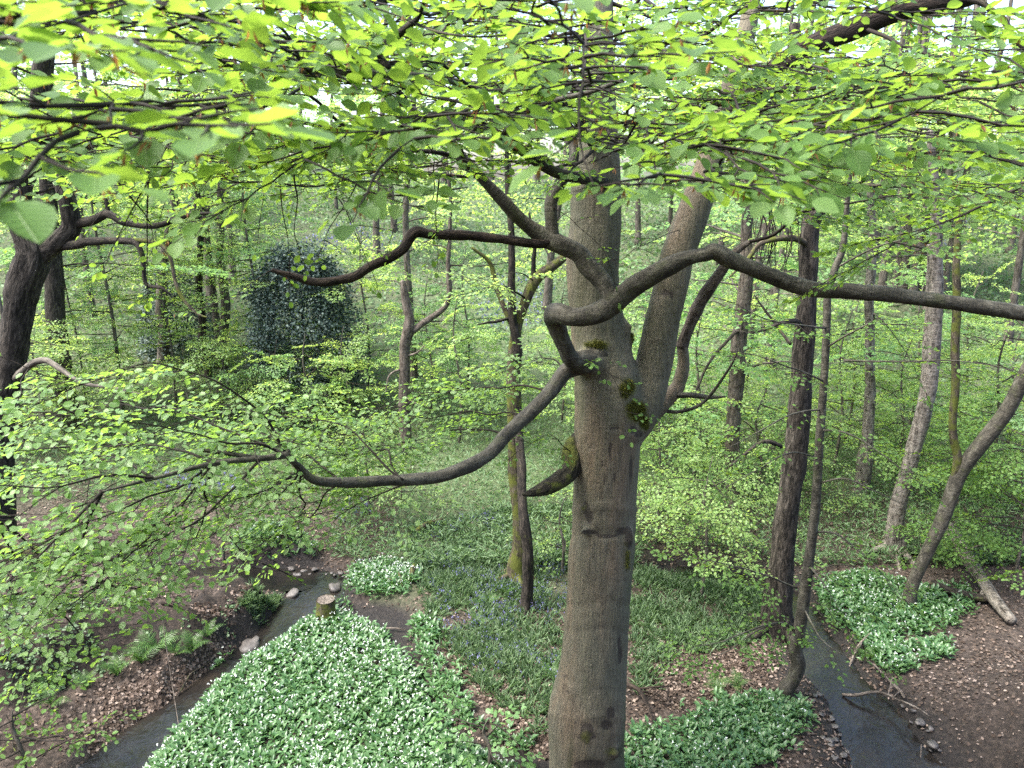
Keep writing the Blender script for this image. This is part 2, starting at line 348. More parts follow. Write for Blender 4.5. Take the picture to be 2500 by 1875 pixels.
def beech_limb():
    m, nt, b, out = newmat('beech_limb_bark'); vec = attr(nt, 'tc', 'Vector'); g = nt.nodes.new('ShaderNodeNewGeometry')
    pat = noise(nt, mapped(nt, vec, (13, 13, 6)), 1, 6, .68, .6); fine = noise(nt, mapped(nt, vec, (50, 50, 26)), 1, 4)
    rings = noise(nt, mapped(nt, vec, (3, 3, 40)), 1, 3, .6, .5)
    c = ramp(nt, pat, [(.34, (.02, .018, .013)), (.5, (.05, .045, .033)), (.66, (.105, .098, .076))])
    c = mix(nt, .5, c, ramp(nt, fine, [(.3, (.5, .5, .48)), (.7, (1.2,) * 3)]), 'MULTIPLY')
    c = mix(nt, .5, c, ramp(nt, rings, [(.36, (.45, .42, .38)), (.46, (1, 1, 1))]), 'MULTIPLY')
    mz = noise(nt, g.outputs['Position'], 5, 4, .6)
    c = mix(nt, ramp(nt, mz, [(.55, (0, 0, 0)), (.7, (.6,) * 3)]), c, (.05, .056, .022))
    nt.links.new(c, b.inputs['Base Color']); b.inputs['Roughness'].default_value = .75; b.inputs['Specular IOR Level'].default_value = .3
    bump(nt, mth(nt, 'ADD', mth(nt, 'MULTIPLY', pat, .8), mth(nt, 'ADD', mth(nt, 'MULTIPLY', fine, .35), mth(nt, 'MULTIPLY', rings, .5))), .8, .022, b); return m
M['bark_limb'] = beech_limb()
def ground_mat():
    m, nt, b, out = newmat('woodland_floor'); g = nt.nodes.new('ShaderNodeNewGeometry'); pos = g.outputs['Position']
    z = nt.nodes.new('ShaderNodeSeparateColor'); nt.links.new(attr(nt, 'zone', 'Color'), z.inputs[0])
    n1 = noise(nt, pos, 2.2, 6, .65); n2 = noise(nt, pos, 14, 6, .7); n3 = noise(nt, pos, 55, 4, .7)
    vor = nt.nodes.new('ShaderNodeTexVoronoi'); vor.inputs['Scale'].default_value = 24; nt.links.new(pos, vor.inputs['Vector'])
    sep = nt.nodes.new('ShaderNodeSeparateColor'); nt.links.new(vor.outputs['Color'], sep.inputs[0])
    lit = ramp(nt, sep.outputs[0], [(0, (.03, .022, .017)), (.5, (.06, .044, .034)), (1, (.105, .08, .064))])
    lit = mix(nt, .8, lit, ramp(nt, n2, [(.35, (.4, .4, .4)), (.65, (1.1,) * 3)]), 'MULTIPLY')
    soil = ramp(nt, n2, [(.34, (.008, .006, .005)), (.55, (.024, .018, .013)), (.72, (.06, .043, .032))])
    mud = ramp(nt, n2, [(.3, (.006, .005, .005)), (.55, (.015, .012, .010)), (.75, (.045, .037, .031))])
    grn = ramp(nt, n2, [(.3, (.04, .055, .025)), (.55, (.08, .11, .05)), (.75, (.11, .105, .065))])
    c = mix(nt, z.outputs[0], lit, soil); c = mix(nt, z.outputs[1], c, grn); c = mix(nt, z.outputs[2], c, mud)
    c = mix(nt, .5, c, ramp(nt, n3, [(.3, (.6,) * 3), (.7, (1.2,) * 3)]), 'MULTIPLY')
    nt.links.new(c, b.inputs['Base Color'])
    nt.links.new(ramp(nt, z.outputs[2], [(0, (.9,) * 3), (1, (.6,) * 3)]), b.inputs['Roughness']); b.inputs['Specular IOR Level'].default_value = .3
    bump(nt, mth(nt, 'ADD', n2, mth(nt, 'MULTIPLY', n3, .5)), .8, .05, b); return m
M['ground'] = ground_mat()
def water_mat():
    m, nt, b, out = newmat('stream_water'); g = nt.nodes.new('ShaderNodeNewGeometry'); pos = g.outputs['Position']
    n1 = noise(nt, pos, 1.6, 4, .6); r1 = noise(nt, pos, 5, 3, .55, .8); r2 = noise(nt, mapped(nt, pos, (22, 44, 1)), 1, 3, .6)
    nt.links.new(ramp(nt, n1, [(.35, (.006, .006, .006)), (.6, (.014, .012, .010)), (.75, (.03, .023, .016))]), b.inputs['Base Color'])
    b.inputs['Roughness'].default_value = .03; b.inputs['IOR'].default_value = 1.33; b.inputs['Specular IOR Level'].default_value = .8
    bump(nt, mth(nt, 'ADD', r1, mth(nt, 'MULTIPLY', r2, .15)), .5, .02, b); return m
M['water'] = water_mat()
def stone_mat():
    m, nt, b, out = newmat('stone'); t = nt.nodes.new('ShaderNodeTexCoord'); n = noise(nt, t.outputs['Object'], 9, 6, .65)
    o = nt.nodes.new('ShaderNodeObjectInfo')
    c = mix(nt, .6, ramp(nt, n, [(.3, (.025, .022, .02)), (.55, (.08, .072, .065)), (.75, (.17, .155, .14))]), ramp(nt, o.outputs['Random'], [(0, (.5,) * 3), (1, (1.3, 1.25, 1.2))]), 'MULTIPLY')
    nt.links.new(c, b.inputs['Base Color']); b.inputs['Roughness'].default_value = .6; bump(nt, n, .6, .02, b); return m
M['stone'] = stone_mat()

# ------------------------------------------------------------------ the ground
def g0s(l): return np.array([G0(*p) for p in l])
LS = [(230, 1930), (283, 1853), (339, 1797), (385, 1752), (449, 1702), (490, 1657), (535, 1627), (588, 1582), (641, 1548), (705, 1495), (765, 1440), (775, 1412), (716, 1398), (603, 1396), (452, 1400), (300, 1385), (100, 1370), (-200, 1365)]
LSW = [.5, .42, .36, .3, .22, .2, .2, .22, .28, .38, .42, .4, .38, .38, .42, .45, .45, .5]
RS = [(2290, 1990), (2213, 1875), (2175, 1816), (2137, 1759), (2100, 1695), (2051, 1646), (2013, 1589), (1975, 1514), (1950, 1476), (1920, 1440), (1850, 1415), (1760, 1400), (1650, 1385)]
RSW = [.6, .54, .48, .43, .37, .34, .29, .22, .26, .24, .26, .28, .3]
DT = [(800, 1455), (871, 1488), (946, 1500), (960, 1535), (984, 1578), (1010, 1620), (1044, 1684), (1090, 1760), (1190, 1812), (1304, 1846), (1420, 1900)]
DTW = [.16, .22, .32, .24, .12, .1, .1, .1, .1, .12, .16]
ls, rs, dt = (smooth_line(np.c_[g0s(a), w], 3) for a, w in ((LS, LSW), (RS, RSW), (DT, DTW)))
PLAT = g0s([(690, 1478), (640, 1520), (566, 1548), (500, 1600), (420, 1625), (310, 1650), (230, 1700), (120, 1750), (0, 1790), (-300, 1860), (-900, 1960), (-900, 1440), (-300, 1436), (0, 1440), (200, 1446), (400, 1440), (600, 1432)])
ISL = g0s([(558, 1350), (603, 1320), (679, 1310), (770, 1335), (790, 1370), (700, 1384), (584, 1378)])
def hgt(xy):
    xy = np.asarray(xy, float).reshape(-1, 2); x, y = xy[:, 0], xy[:, 1]
    z = .06 * fbm(xy * .5, 5, 3) + .03 * fbm(xy * 2.3, 9, 2)
    ye = y - 19.5 - 1.5 * vnoise(xy * .08, 4)
    ye = 39 - np.log1p(np.exp(np.clip((39 - ye) / 3.5, -40, 40))) * 3.5; ye = 39 - (39 - ye)
    ye = np.minimum(ye, 41)
    z = z + .22 * np.where(ye > 0, np.sqrt(ye * ye + 9) - 3, 0) * (1 + .12 * vnoise(xy * .05, 12))
    # the high bank on which the photographer stands, and an unseen hill added behind to block low sky
    yb = y + .5 * vnoise(xy * .3, 14) * sstep(9, 4, np.abs(y)) 
    z = z + np.where(y < 6.9, np.where(y > 0, .85 * (6.9 - y) ** 2 / (6.9 - y + 1.0), 5.1 + .42 * np.minimum(-y, 40)), 0)
    # the bank inside the left meander
    d, _ = seg_dist(xy, np.r_[PLAT, PLAT[:1]]); ins = inside(xy, PLAT); sd = np.where(ins, d, -d) + .12 * vnoise(xy * 2.2, 31) + .05 * vnoise(xy * 6, 32)
    top = np.interp(x, [-14, -9, -6.5, -5, -4.2], [1.8, 1.35, .8, .45, .36])
    w = np.interp(x, [-9, -4.5], [.75, .22])
    face = sstep(-.2, .3, sd) * (1 - sstep(.5, 1.2, sd))
    z = z + top * sstep(-.06, 1, sd / w) * (1 + .15 * vnoise(xy * 1.3, 8)) + face * top * .30 * fbm(xy * 4.5, 38, 4)
    # apron of litter between bank and stream
    z = z + .28 * sstep(-.9, 0, sd) * (1 - sstep(0, .3, sd)) * (y < 12.2)
    d, _ = seg_dist(xy, np.r_[ISL, ISL[:1]]); ins = inside(xy, ISL)
    z = z + .42 * sstep(-.05, .35, np.where(ins, d, -d))
    # the muddy slope on the right
    dR, wR = seg_dist(xy, rs[:, :2], rs[:, 2])
    cx = np.interp(y, rs[::-1][:, 1][np.argsort(rs[::-1][:, 1])], rs[::-1][:, 0][np.argsort(rs[::-1][:, 1])])
    rt = np.maximum(0, x - cx - wR - .35)
    fadeR = (1 - sstep(9.4, 11.6, y + .25 * (x - 5))) * sstep(3, 6.5, y)
    z = z + fadeR * (.5 * rt + .05 * fbm(xy * 3, 17, 2) * sstep(0, .5, rt))
    # rising ground beyond the left bank and at the sides
    z = z + .10 * np.maximum(0, -x - 8) * sstep(14, 18, y) + .06 * np.maximum(0, x - 7) * sstep(12, 16, y)
    # streams and ditch cut in
    dL, wL = seg_dist(xy, ls[:, :2], ls[:, 2]); dD, wD = seg_dist(xy, dt[:, :2], dt[:, 2])
    jag = .07 * vnoise(xy * 4.5, 41)
    def cut(d, w, depth): return depth * (1 - sstep(-.05, .34, d - w + jag))
    cl, cr, cd = cut(dL, wL, .38), cut(dR, wR, .38), cut(dD, wD, .16)
    k = np.maximum(cl, cr) / .38
    k = k * sstep(6.2, 7.2, y); z = z * (1 - k) + k * (-.26 + .03 * vnoise(xy * 5, 3)) - cd * (1 - k)
    return z
def G(u, v):
    d = ray(u, v); t = np.linspace(5, 140, 1600); p = np.array([0, 0, CAM_H]) + d * t[:, None]
    dz = p[:, 2] - hgt(p[:, :2]); k = int(np.argmax(dz < 0))
    if k == 0: k = len(t) - 1
    a = dz[k - 1] / (dz[k - 1] - dz[k] + 1e-9); q = p[k - 1] + (p[k] - p[k - 1]) * np.clip(a, 0, 1); return q
def on_ground(x, y): return np.array([x, y, hgt([[x, y]])[0]])
def grow(a, b, s0, f):
    out = [a]
    while out[-1] < b: s0 *= f; out.append(out[-1] + s0)
    return np.array(out[1:])
xs = np.r_[-grow(9, 100, .075, 1.09)[::-1], np.arange(-9, 9.01, .085), grow(9, 100, .075, 1.09)]
ys = np.r_[-40, -24, -12, -6, -3, np.arange(-1.5, 7, .25), np.arange(7, 16, .07), 16 + grow(0, 100, .065, 1.035)]
XX, YY = np.meshgrid(xs, ys); gxy = np.c_[XX.ravel(), YY.ravel()]; gz = hgt(gxy)
def zones(xy):
    dL, wL = seg_dist(xy, ls[:, :2], ls[:, 2]); dR, wR = seg_dist(xy, rs[:, :2], rs[:, 2]); dD, wD = seg_dist(xy, dt[:, :2], dt[:, 2])
    n = .35 * fbm(xy * 1.1, 21, 3)
    mud = np.maximum.reduce([1 - sstep(.1, .55, dL - wL + n * .6), 1 - sstep(.2, .95, dR - wR + n), 1 - sstep(.0, .2, dD - wD + n * .2)])
    cx = np.interp(xy[:, 1], np.sort(rs[:, 1]), rs[np.argsort(rs[:, 1]), 0])
    slope = ((xy[:, 0] > cx) & (xy[:, 1] < 11)) * (1 - sstep(8.8, 10.6, xy[:, 1] + n * 2 + .3 * (xy[:, 0] - 5)))
    d, _ = seg_dist(xy, np.r_[PLAT, PLAT[:1]]); ins = inside(xy, PLAT); cliff = (1 - sstep(.5, .9, d)) * ins
    soil = np.clip(np.maximum(slope, cliff * .9) + .9 * sstep(.1, .5, n) * (xy[:, 0] < -3), 0, 1)
    grn = np.clip(sstep(15, 19, xy[:, 1]) * (.75 + n) + .6 * sstep(11.5, 13, xy[:, 1]) * (np.abs(xy[:, 0] + .2) < 2.5) , 0, 1)
    return soil, grn, mud
so, gr, mu = zones(gxy)
nx, ny = len(xs), len(ys); i = (np.arange(ny - 1)[:, None] * nx + np.arange(nx - 1)[None]); q = np.stack([i, i + 1, i + nx + 1, i + nx], -1).reshape(-1)
gm = mesh_of('ground', np.c_[gxy, gz], q, np.full((nx - 1) * (ny - 1), 4), True, {'zone': ('FLOAT_COLOR', 'POINT', np.c_[so, gr, mu, np.ones(len(so))])})
ground = obj('ground', gm, M['ground'], kind='structure')
def ribbon(name, line, z, extra):
    p, w = line[:, :2], line[:, 2] + extra; T = unit(np.gradient(p, axis=0)); N = np.c_[-T[:, 1], T[:, 0]]
    rows = np.stack([np.c_[p + N * (w * s)[:, None], np.full(len(p), z)] for s in (-1, -.5, 0, .5, 1)], 1)
    n = len(p); i = np.arange(n - 1)[:, None] * 5 + np.arange(4)[None]; q = np.stack([i, i + 1, i + 6, i + 5], -1).reshape(-1)
    return obj(name, mesh_of(name, rows.reshape(-1, 3), q, np.full((n - 1) * 4, 4), True), M['water'], kind='structure')
ribbon('stream_water', ls, -.16, .22); ribbon('stream_water', rs, -.16, .25)

# ------------------------------------------------------------------ sprays of leaves (templates reused by all trees)
def spray_template(L, seed, pitch=.055, ang=52, simple=False, main=False):
    r = np.random.default_rng(seed); pos, d, nrm, depth = [], [], [], []; s0, s1, sr0, sr1 = [], [], [], []; simp = []
    def twig(o, az, ln, lev):
        n = max(3, int(ln / pitch)); p = np.array(o, float); st = ln / n; side = r.choice([-1, 1]); track = [p]
        for k in range(n):
            az += r.normal(0, .10) * 1.0; t = k / n
            q = p + st * np.array([math.cos(az), math.sin(az), r.normal(-.05, .07)])
            rr = .0035 * (1.2 - t) * (1 if lev == 0 else .6)
            if k % 2 == 0 or lev == 0:
                s0.append(p); s1.append(q); sr0.append(rr + .0006); sr1.append(rr + .0002)
            else: s0.append(p); s1.append(q); sr0.append(rr + .0006); sr1.append(rr + .0002)
            p = q; side = -side; track.append(p)
            rem = ln * (1 - t)
            if lev == 0 and k >= 1 and rem > .16 and r.random() < .85:
                twig(p, az + side * rad(ang) * r.uniform(.7, 1.1), min(rem * .62, .5 * L) * r.uniform(.6, 1.0), 1)
            elif lev == 1 and ln > .3 and k > 1 and r.random() < .3:
                twig(p, az + side * rad(45), rem * .45, 2)
            if lev > 0 or t > .3 or r.random() < .4:
                a = az + side * r.uniform(.5, 1.1)
                if k == n - 1: a = az
                dd = np.array([math.cos(a), math.sin(a), r.normal(-.16, .3)])
                roll = r.normal(0, .42); nn = np.array([-math.sin(a) * math.sin(roll), math.cos(a) * math.sin(roll), math.cos(roll)])
                pos.append(p + dd * .012); d.append(dd); nrm.append(nn)
        idx = np.linspace(0, n, 4 if lev == 0 else 2).astype(int)
        for a_, b_ in zip(idx[:-1], idx[1:]): simp.append((track[a_], track[b_], .0035 * (1.2 - a_ / n) * (1 if lev == 0 else .6), .0035 * (1.2 - b_ / n) * (1 if lev == 0 else .6), lev))
    twig((0, 0, 0), 0.0, L, 0)
    if main: simp = [q for q in simp if q[2] > .0022 and q[4] == 0]
    if simple: simp = [q[:4] for q in simp]; s0, s1, sr0, sr1 = zip(*simp)
    return dict(pos=np.array(pos), d=np.array(d), n=np.array(nrm), s0=np.array(s0), s1=np.array(s1), r0=np.array(sr0), r1=np.array(sr1), L=L)
TS = [spray_template(.34, 100 + k) for k in range(6)]
TM = [spray_template(.6, 200 + k) for k in range(6)]
TL = [spray_template(.95, 300 + k) for k in range(6)]
TLs = [spray_template(.95, 300 + k, simple=True) for k in range(6)]; TMs = [spray_template(.6, 200 + k, simple=True) for k in range(6)]
TF = [spray_template(1.3, 400 + k, pitch=.08, simple=True, main=True) for k in range(5)]       # coarser, for trees farther off
class Foliage:
    def __init__(s): s.pos = []; s.d = []; s.n = []; s.sz = []; s.s0 = []; s.s1 = []; s.r0 = []; s.r1 = []
    def spray(s, T, o, fwd, up=(0, 0, 1), scale=1.0, leaf=.062, keep=1.0, twigs=True):
        f = unit(np.asarray(fwd, float)); u = np.asarray(up, float); l = unit(np.cross(u, f)); u = np.cross(f, l); R = np.stack([f, l, u], 0)
        n = len(T['pos']); m = np.ones(n, bool) if keep >= 1 else rng.random(n) < keep
        s.pos.append((T['pos'][m] * scale) @ R + o); s.d.append(T['d'][m] @ R); s.n.append(T['n'][m] @ R); s.sz.append(leaf * rng.uniform(.6, 1.22, m.sum()))
        if twigs:
            s.s0.append((T['s0'] * scale) @ R + o); s.s1.append((T['s1'] * scale) @ R + o); s.r0.append(T['r0'] * scale); s.r1.append(T['r1'] * scale)
    def arrays(s): return np.concatenate(s.pos), np.concatenate(s.d), np.concatenate(s.n), np.concatenate(s.sz)
    def build(s, parent, shape, mat, tmat, name='foliage', droop=0.0, tmin=0.0):
        o = base_of(parent); pos, d, n, sz = s.arrays()
        g = Geo(); leaves_geo(g, shape, pos, d, n, sz)
        obj(name, g.mesh(name, o, False), mat, parent, 'stuff')
        if s.s0: s.twigs(parent, tmat, tmin)
    def twigs(s, parent, tmat, tmin=0.0, drop=None):
        o = base_of(parent)
        a0, a1, b0, b1 = (np.concatenate(q) for q in (s.s0, s.s1, s.r0, s.r1))
        if drop is not None: m = ~drop(a0); a0, a1, b0, b1 = a0[m], a1[m], b0[m], b1[m]
        obj('twigs', segs_mesh('twigs', a0, a1, np.maximum(b0, tmin), np.maximum(b1, tmin), o), tmat, parent, 'stuff')
def dress(F, pts, T, every, leaf, scale=(.8, 1.2), start=.15, keep=1.0, spread=(30, 70), lift=0.0, tip=True, twigs=True, down=.05, wild=.14):
    """hang sprays along both sides of a bough"""
    s = np.r_[0, np.cumsum(np.linalg.norm(np.diff(pts, axis=0), axis=1))]; tot = s[-1]; t = start * tot; side = rng.choice([-1, 1])
    while t < tot:
        p = np.array([np.interp(t, s, pts[:, a]) for a in range(3)]); q = np.array([np.interp(min(t + .05, tot), s, pts[:, a]) for a in range(3)]) - np.array([np.interp(t - .05, s, pts[:, a]) for a in range(3)])
        az = math.atan2(q[1], q[0]) + side * rad(rng.uniform(*spread)); side = -side
        f = np.array([math.cos(az), math.sin(az), lift - down + rng.normal(0, wild)])
        up = np.array([rng.normal(0, wild * 1.2), rng.normal(0, wild * 1.2), 1])
        F.spray(T[rng.integers(len(T))], p, f, up, rng.uniform(*scale), leaf, keep, twigs)
        t += every * rng.uniform(.6, 1.4)
    if tip:
        q = pts[-1] - pts[-3]; F.spray(T[rng.integers(len(T))], pts[-1], q + np.array([0, 0, -.1]) * np.linalg.norm(q), (0, 0, 1), rng.uniform(*scale), leaf, keep, twigs)
LAST = []
def branch(parent, pts, radii, mat, sides=8, sub=5, rough=.12, gnarl=0.0, seed=None, name='branch', flare=0.0, freq=6):
    g = Geo(); out = tube(g, pts, radii, sides, sub, rough, freq, int(rng.integers(1000)) if seed is None else seed, True, flare, gnarl)
    LAST.append(obj(name, g.mesh(name, base_of(parent)), mat, parent)); return out[0]

# ------------------------------------------------------------------ the big beech in front
beech_base = on_ground(P(1434, 1875, 7.6)[0], 7.6)
BEECH = thing('beech_tree', 'big grey beech in the foreground with forked trunk and long bent limbs', 'tree', beech_base)
def rpx(pts, wpx):                   # radii in metres from widths seen at those points
    return np.array([w / 2 * project(p)[2] / FPX for p, w in zip(pts, wpx)])
core = [(1432, 2010, 7.6), (1432, 1875, 7.6), (1434, 1740, 7.6), (1448, 1627, 7.6), (1460, 1476, 7.6), (1467, 1363, 7.6), (1474, 1288, 7.6), (1477, 1191, 7.6), (1481, 1077, 7.6), (1484, 1002, 7.6), (1478, 927, 7.62), (1466, 851, 7.65), (1457, 776, 7.65), (1449, 700, 7.65), (1447, 625, 7.65), (1453, 547, 7.68), (1454, 471, 7.7), (1457, 380, 7.72), (1460, 302, 7.75), (1463, 151, 7.75), (1466, 0, 7.8), (1470, -260, 7.9)]
cw = [214, 184, 185, 166, 158, 160, 154, 156, 160, 164, 158, 142, 132, 127, 126, 123, 121, 110, 92, 74, 66, 54]
cp = PP(core); cr_ = rpx(cp, cw); cp = np.r_[[beech_base - [0, 0, .3]], cp]; cr_ = np.r_[cr_[0] * 1.3, cr_]
rst = PP([(1500, 1110, 7.62), (1540, 1050, 7.64), (1570, 985, 7.68), (1596, 889, 7.74), (1616, 776, 7.8), (1638, 700, 7.85), (1656, 620, 7.9), (1690, 525, 7.95), (1722, 435, 8.0), (1752, 330, 8.05), (1790, 200, 8.1), (1830, 40, 8.2), (1850, -120, 8.3)])
rw = rpx(rst, [60, 84, 92, 86, 84, 84, 84, 82, 74, 62, 54, 46, 38])
tst = PP([(1560, 1060, 7.9), (1590, 1022, 7.95), (1625, 980, 8.02), (1656, 942, 8.1), (1668, 890, 8.15), (1664, 840, 8.15)]); tw_ = rpx(tst, [40, 38, 38, 38, 34, 30])
g = Geo(); tube(g, cp, cr_, 28, 5, .035, 2.2, 1); tube(g, rst, rw, 20, 4, .03, 3, 2); tube(g, tst, tw_, 12, 4, .04, 3, 3)
# bosses: branch collars, the open knot, swellings
def boss(c, r, sq=(1, 1, 1)):
    a, b = np.meshgrid(np.linspace(0, np.pi, 9), np.linspace(0, 2 * np.pi, 14, endpoint=False), indexing='ij')
    V = np.stack([np.sin(a) * np.cos(b), np.sin(a) * np.sin(b), np.cos(a)], -1).reshape(-1, 3) * np.array(sq) * r + c
    i = np.arange(8)[:, None] * 14; j = np.arange(14)[None]; q = np.stack([i + j, i + 14 + j, i + 14 + (j + 1) % 14, i + (j + 1) % 14], -1).reshape(-1)
    g.add(V, q, np.full(8 * 14, 4))
def front(u, v, y): return P(u, v, y)
for u, v, y, r, sq in ((1550, 1052, 7.42, .10, (1, .9, 1.1)), (1545, 1058, 7.36, .075, (1, 1, .7)), (1430, 885, 7.35, .15, (1.2, 1, .9)), (1528, 830, 7.6, .07, (1, 1, 1.6)), (1532, 800, 7.55, .05, (1, 1, 1.4)),
                       (1380, 1745, 7.55, .13, (.7, 1, 1.6)), (1410, 1110, 7.6, .14, (1, 1, 1.2)), (1425, 1300, 7.28, .07, (1, .5, .9)), (1535, 1310, 7.34, .08, (1, .7, 1.6)), (1432, 1790, 7.18, .07, (.9, .5, 1.3)), (1500, 1842, 7.22, .07, (1.1, .7, 1)), (1395, 1690, 7.3, .07, (1, .5, .8))):
    boss(front(u, v, y), r, sq)
tmp = bpy.data.objects.new('tmp', g.mesh('tmp', beech_base)); COL.objects.link(tmp)
rm = tmp.modifiers.new('r', 'REMESH'); rm.mode = 'VOXEL'; rm.voxel_size = .034; rm.use_smooth_shade = True
sm = tmp.modifiers.new('s', 'SMOOTH'); sm.factor = .5; sm.iterations = 5
dg = bpy.context.evaluated_depsgraph_get(); tm = bpy.data.meshes.new_from_object(tmp.evaluated_get(dg)); tm.name = 'trunk'
bpy.data.objects.remove(tmp)
n = len(tm.vertices); V = np.zeros(n * 3, np.float32); tm.vertices.foreach_get('co', V); V = V.reshape(-1, 3).astype(float); NN = np.zeros(n * 3, np.float32); tm.vertices.foreach_get('normal', NN); NN = NN.reshape(-1, 3)
Vw = V + beech_base
q = Vw * np.array([1, 1, .35])
disp = .012 * fbm(q * 4, 3, 2) + .006 * fbm(Vw * np.array([14, 14, 1.6]), 6, 2)
pu, pv, _ = project(Vw); facing = Vw[:, 1] < np.interp(Vw[:, 2], cp[:, 2], cp[:, 1]) + .1
scar = np.zeros(n); moss = np.zeros(n)
def spot(arr, u, v, ru, rv, s=1.0, only=True):     # a mark on the side of the trunk that faces the stream path
    k = 1.35 * s * np.exp(-(((pu - u) / ru) ** 2 + ((pv - v) / rv) ** 2)) * (facing if only else 1); np.maximum(arr, k, out=arr)
for a in ((1432, 1790, 16, 26), (1500, 1838, 18, 14), (1440, 1868, 40, 12), (1490, 1740, 10, 14), (1545, 1050, 9, 9, 1.2), (1536, 1312, 10, 30), (1515, 1600, 5, 22), (1512, 1570, 4, 16), (1480, 1770, 18, 16, .7), (1440, 1300, 26, 6, .8), (1480, 1310, 34, 5, .8), (1520, 1298, 16, 10, .8), (1437, 1262, 16, 22, .6), (1560, 1060, 10, 8, 1.1), (1428, 1240, 14, 20, .6), (1500, 1165, 5, 20, .6), (1476, 1170, 4, 22, .5), (1540, 1150, 4, 40, .8), (1490, 1100, 7, 30, .55), (1470, 1130, 6, 20, .5), (1625, 715, 20, 12, .55), (1640, 720, 7, 16, .6), (1432, 1800, 28, 8, .7), (1385, 1690, 10, 8, .5), (1500, 1045, 20, 5, .5)): spot(scar, *a)
for a in ((1455, 843, 30, 15, .8), (1532, 948, 22, 26, .8), (1552, 1005, 28, 28, .85), (1572, 1030, 14, 20), (1425, 1240, 8, 6, .6), (1530, 1360, 6, 40, .45), (1430, 1800, 14, 18, .5), (1495, 1835, 22, 12, .5), (1545, 830, 8, 30, .7)): spot(moss, *a)
disp += -.014 * np.clip(scar, 0, 1) + .012 * np.clip(moss, 0, 1)
for zc, am in ((1305, -.01), (1476, -.008), (1540, -.008), (1240, .01), (1750, .008), (1690, -.005), (930, -.008)):
    disp += am * np.exp(-((pv - zc - 6 * np.sin(pu * .05)) / 9) ** 2)
V = V + NN * disp[:, None]
tm.vertices.foreach_set('co', V.astype(np.float32).ravel())
for nm, a in (('scar', scar), ('mossy', moss)): tm.attributes.new(nm, 'FLOAT', 'POINT').data.foreach_set('value', a.astype(np.float32))
tm.materials.clear(); trunk = obj('trunk', tm, M['bark_beech'], BEECH)
# moss cushions as small tufts
pick = np.where(moss + .35 * vnoise(Vw * 9, 5) > .62)[0]; pick = pick[rng.integers(len(pick), size=14000)]; fr = V + beech_base
md = unit(NN[pick] + rng.normal(0, .6, (len(pick), 3)) + [0, 0, .2])
g = Geo(); leaves_geo(g, LEAF2, fr[pick] + rng.normal(0, .012, (len(pick), 3)) - NN[pick] * .004, md, unit(rng.normal(0, 1, (len(pick), 3))), .014 * rng.uniform(.6, 1.2, len(pick)), wscale=.5)
obj('moss', g.mesh('moss', beech_base, False), M['moss'], BEECH, 'stuff')
def limb(ctrl, wpx, mat='bark_limb', sides=14, gnarl=0.0, name='branch', rough=.05, sub=6, freq=6, flare=0.0):
    p = PP(ctrl); return branch(BEECH, p, rpx(p, wpx), M[mat], sides, sub, rough, gnarl, name=name, freq=freq, flare=flare)
hook = limb([(1462, 878, 7.62), (1425, 884, 7.24), (1393, 876, 7.1), (1376, 838, 7.0), (1362, 798, 6.95), (1351, 772, 6.88), (1368, 765, 6.72), (1400, 773, 6.66), (1450, 765, 6.66), (1500, 738, 6.66), (1546, 702, 6.65), (1600, 668, 6.6), (1666, 634, 6.6), (1723, 620, 6.6), (1745, 612, 6.6), (1785, 634, 6.6), (1836, 655, 6.6), (1892, 678, 6.58), (1949, 697, 6.55), (2005, 708, 6.5), (2081, 712, 6.45), (2194, 722, 6.4), (2307, 736, 6.35), (2420, 752, 6.3), (2560, 775, 6.2)],
            [62, 52, 44, 42, 44, 50, 50, 48, 50, 52, 50, 46, 40, 38, 40, 42, 42, 40, 40, 38, 38, 38, 36, 35, 34], sides=18, rough=.16, freq=9, flare=.2)
left_limb = limb([(1494, 735, 6.66), (1474, 693, 6.72), (1436, 651, 6.78), (1410, 617, 6.8), (1361, 594, 6.8), (1327, 578, 6.8), (1285, 547, 6.75), (1251, 517, 6.7), (1210, 471, 6.65), (1172, 430, 6.6), (1135, 392, 6.5), (1080, 330, 6.4), (1000, 260, 6.3)], [46, 44, 44, 44, 46, 42, 34, 33, 31, 28, 25, 20, 14], sides=16, rough=.15, freq=9)
limb([(1352, 590, 6.8), (1346, 540, 6.82), (1346, 490, 6.85), (1366, 450, 6.9), (1400, 390, 7.0), (1395, 330, 7.1)], [34, 32, 32, 30, 26, 22])
limb([(1345, 590, 6.78), (1300, 594, 6.74), (1210, 582, 6.7), (1150, 576, 6.66), (1097, 574, 6.62), (1050, 572, 6.58), (1014, 566, 6.55), (984, 607, 6.5), (945, 632, 6.46), (908, 648, 6.42), (870, 672, 6.4), (833, 684, 6.36), (773, 689, 6.3), (716, 675, 6.25), (664, 659, 6.2)], [30, 24, 23, 24, 25, 25, 28, 25, 24, 23, 22, 21, 20, 17, 10], 'bark_dead', rough=.16, freq=16)
low = limb([(1450, 870, 7.45), (1421, 889, 7.3), (1380, 908, 7.2), (1342, 957, 7.0), (1285, 1017, 6.8), (1240, 1059, 6.65), (1191, 1111, 6.45), (1116, 1149, 6.2), (1059, 1166, 6.1), (984, 1172, 5.95), (900, 1176, 5.8), (833, 1178, 5.65), (769, 1172, 5.5), (735, 1145, 5.45), (701, 1111, 5.35)], [54, 46, 42, 38, 35, 35, 35, 33, 31, 28, 26, 25, 22, 20, 18], sides=16, rough=.16, freq=9, flare=.5)
low2 = limb([(701, 1111, 5.35), (641, 1119, 5.2), (528, 1130, 5.0), (377, 1168, 4.6), (250, 1200, 4.4)], [18, 15, 13, 9, 5])
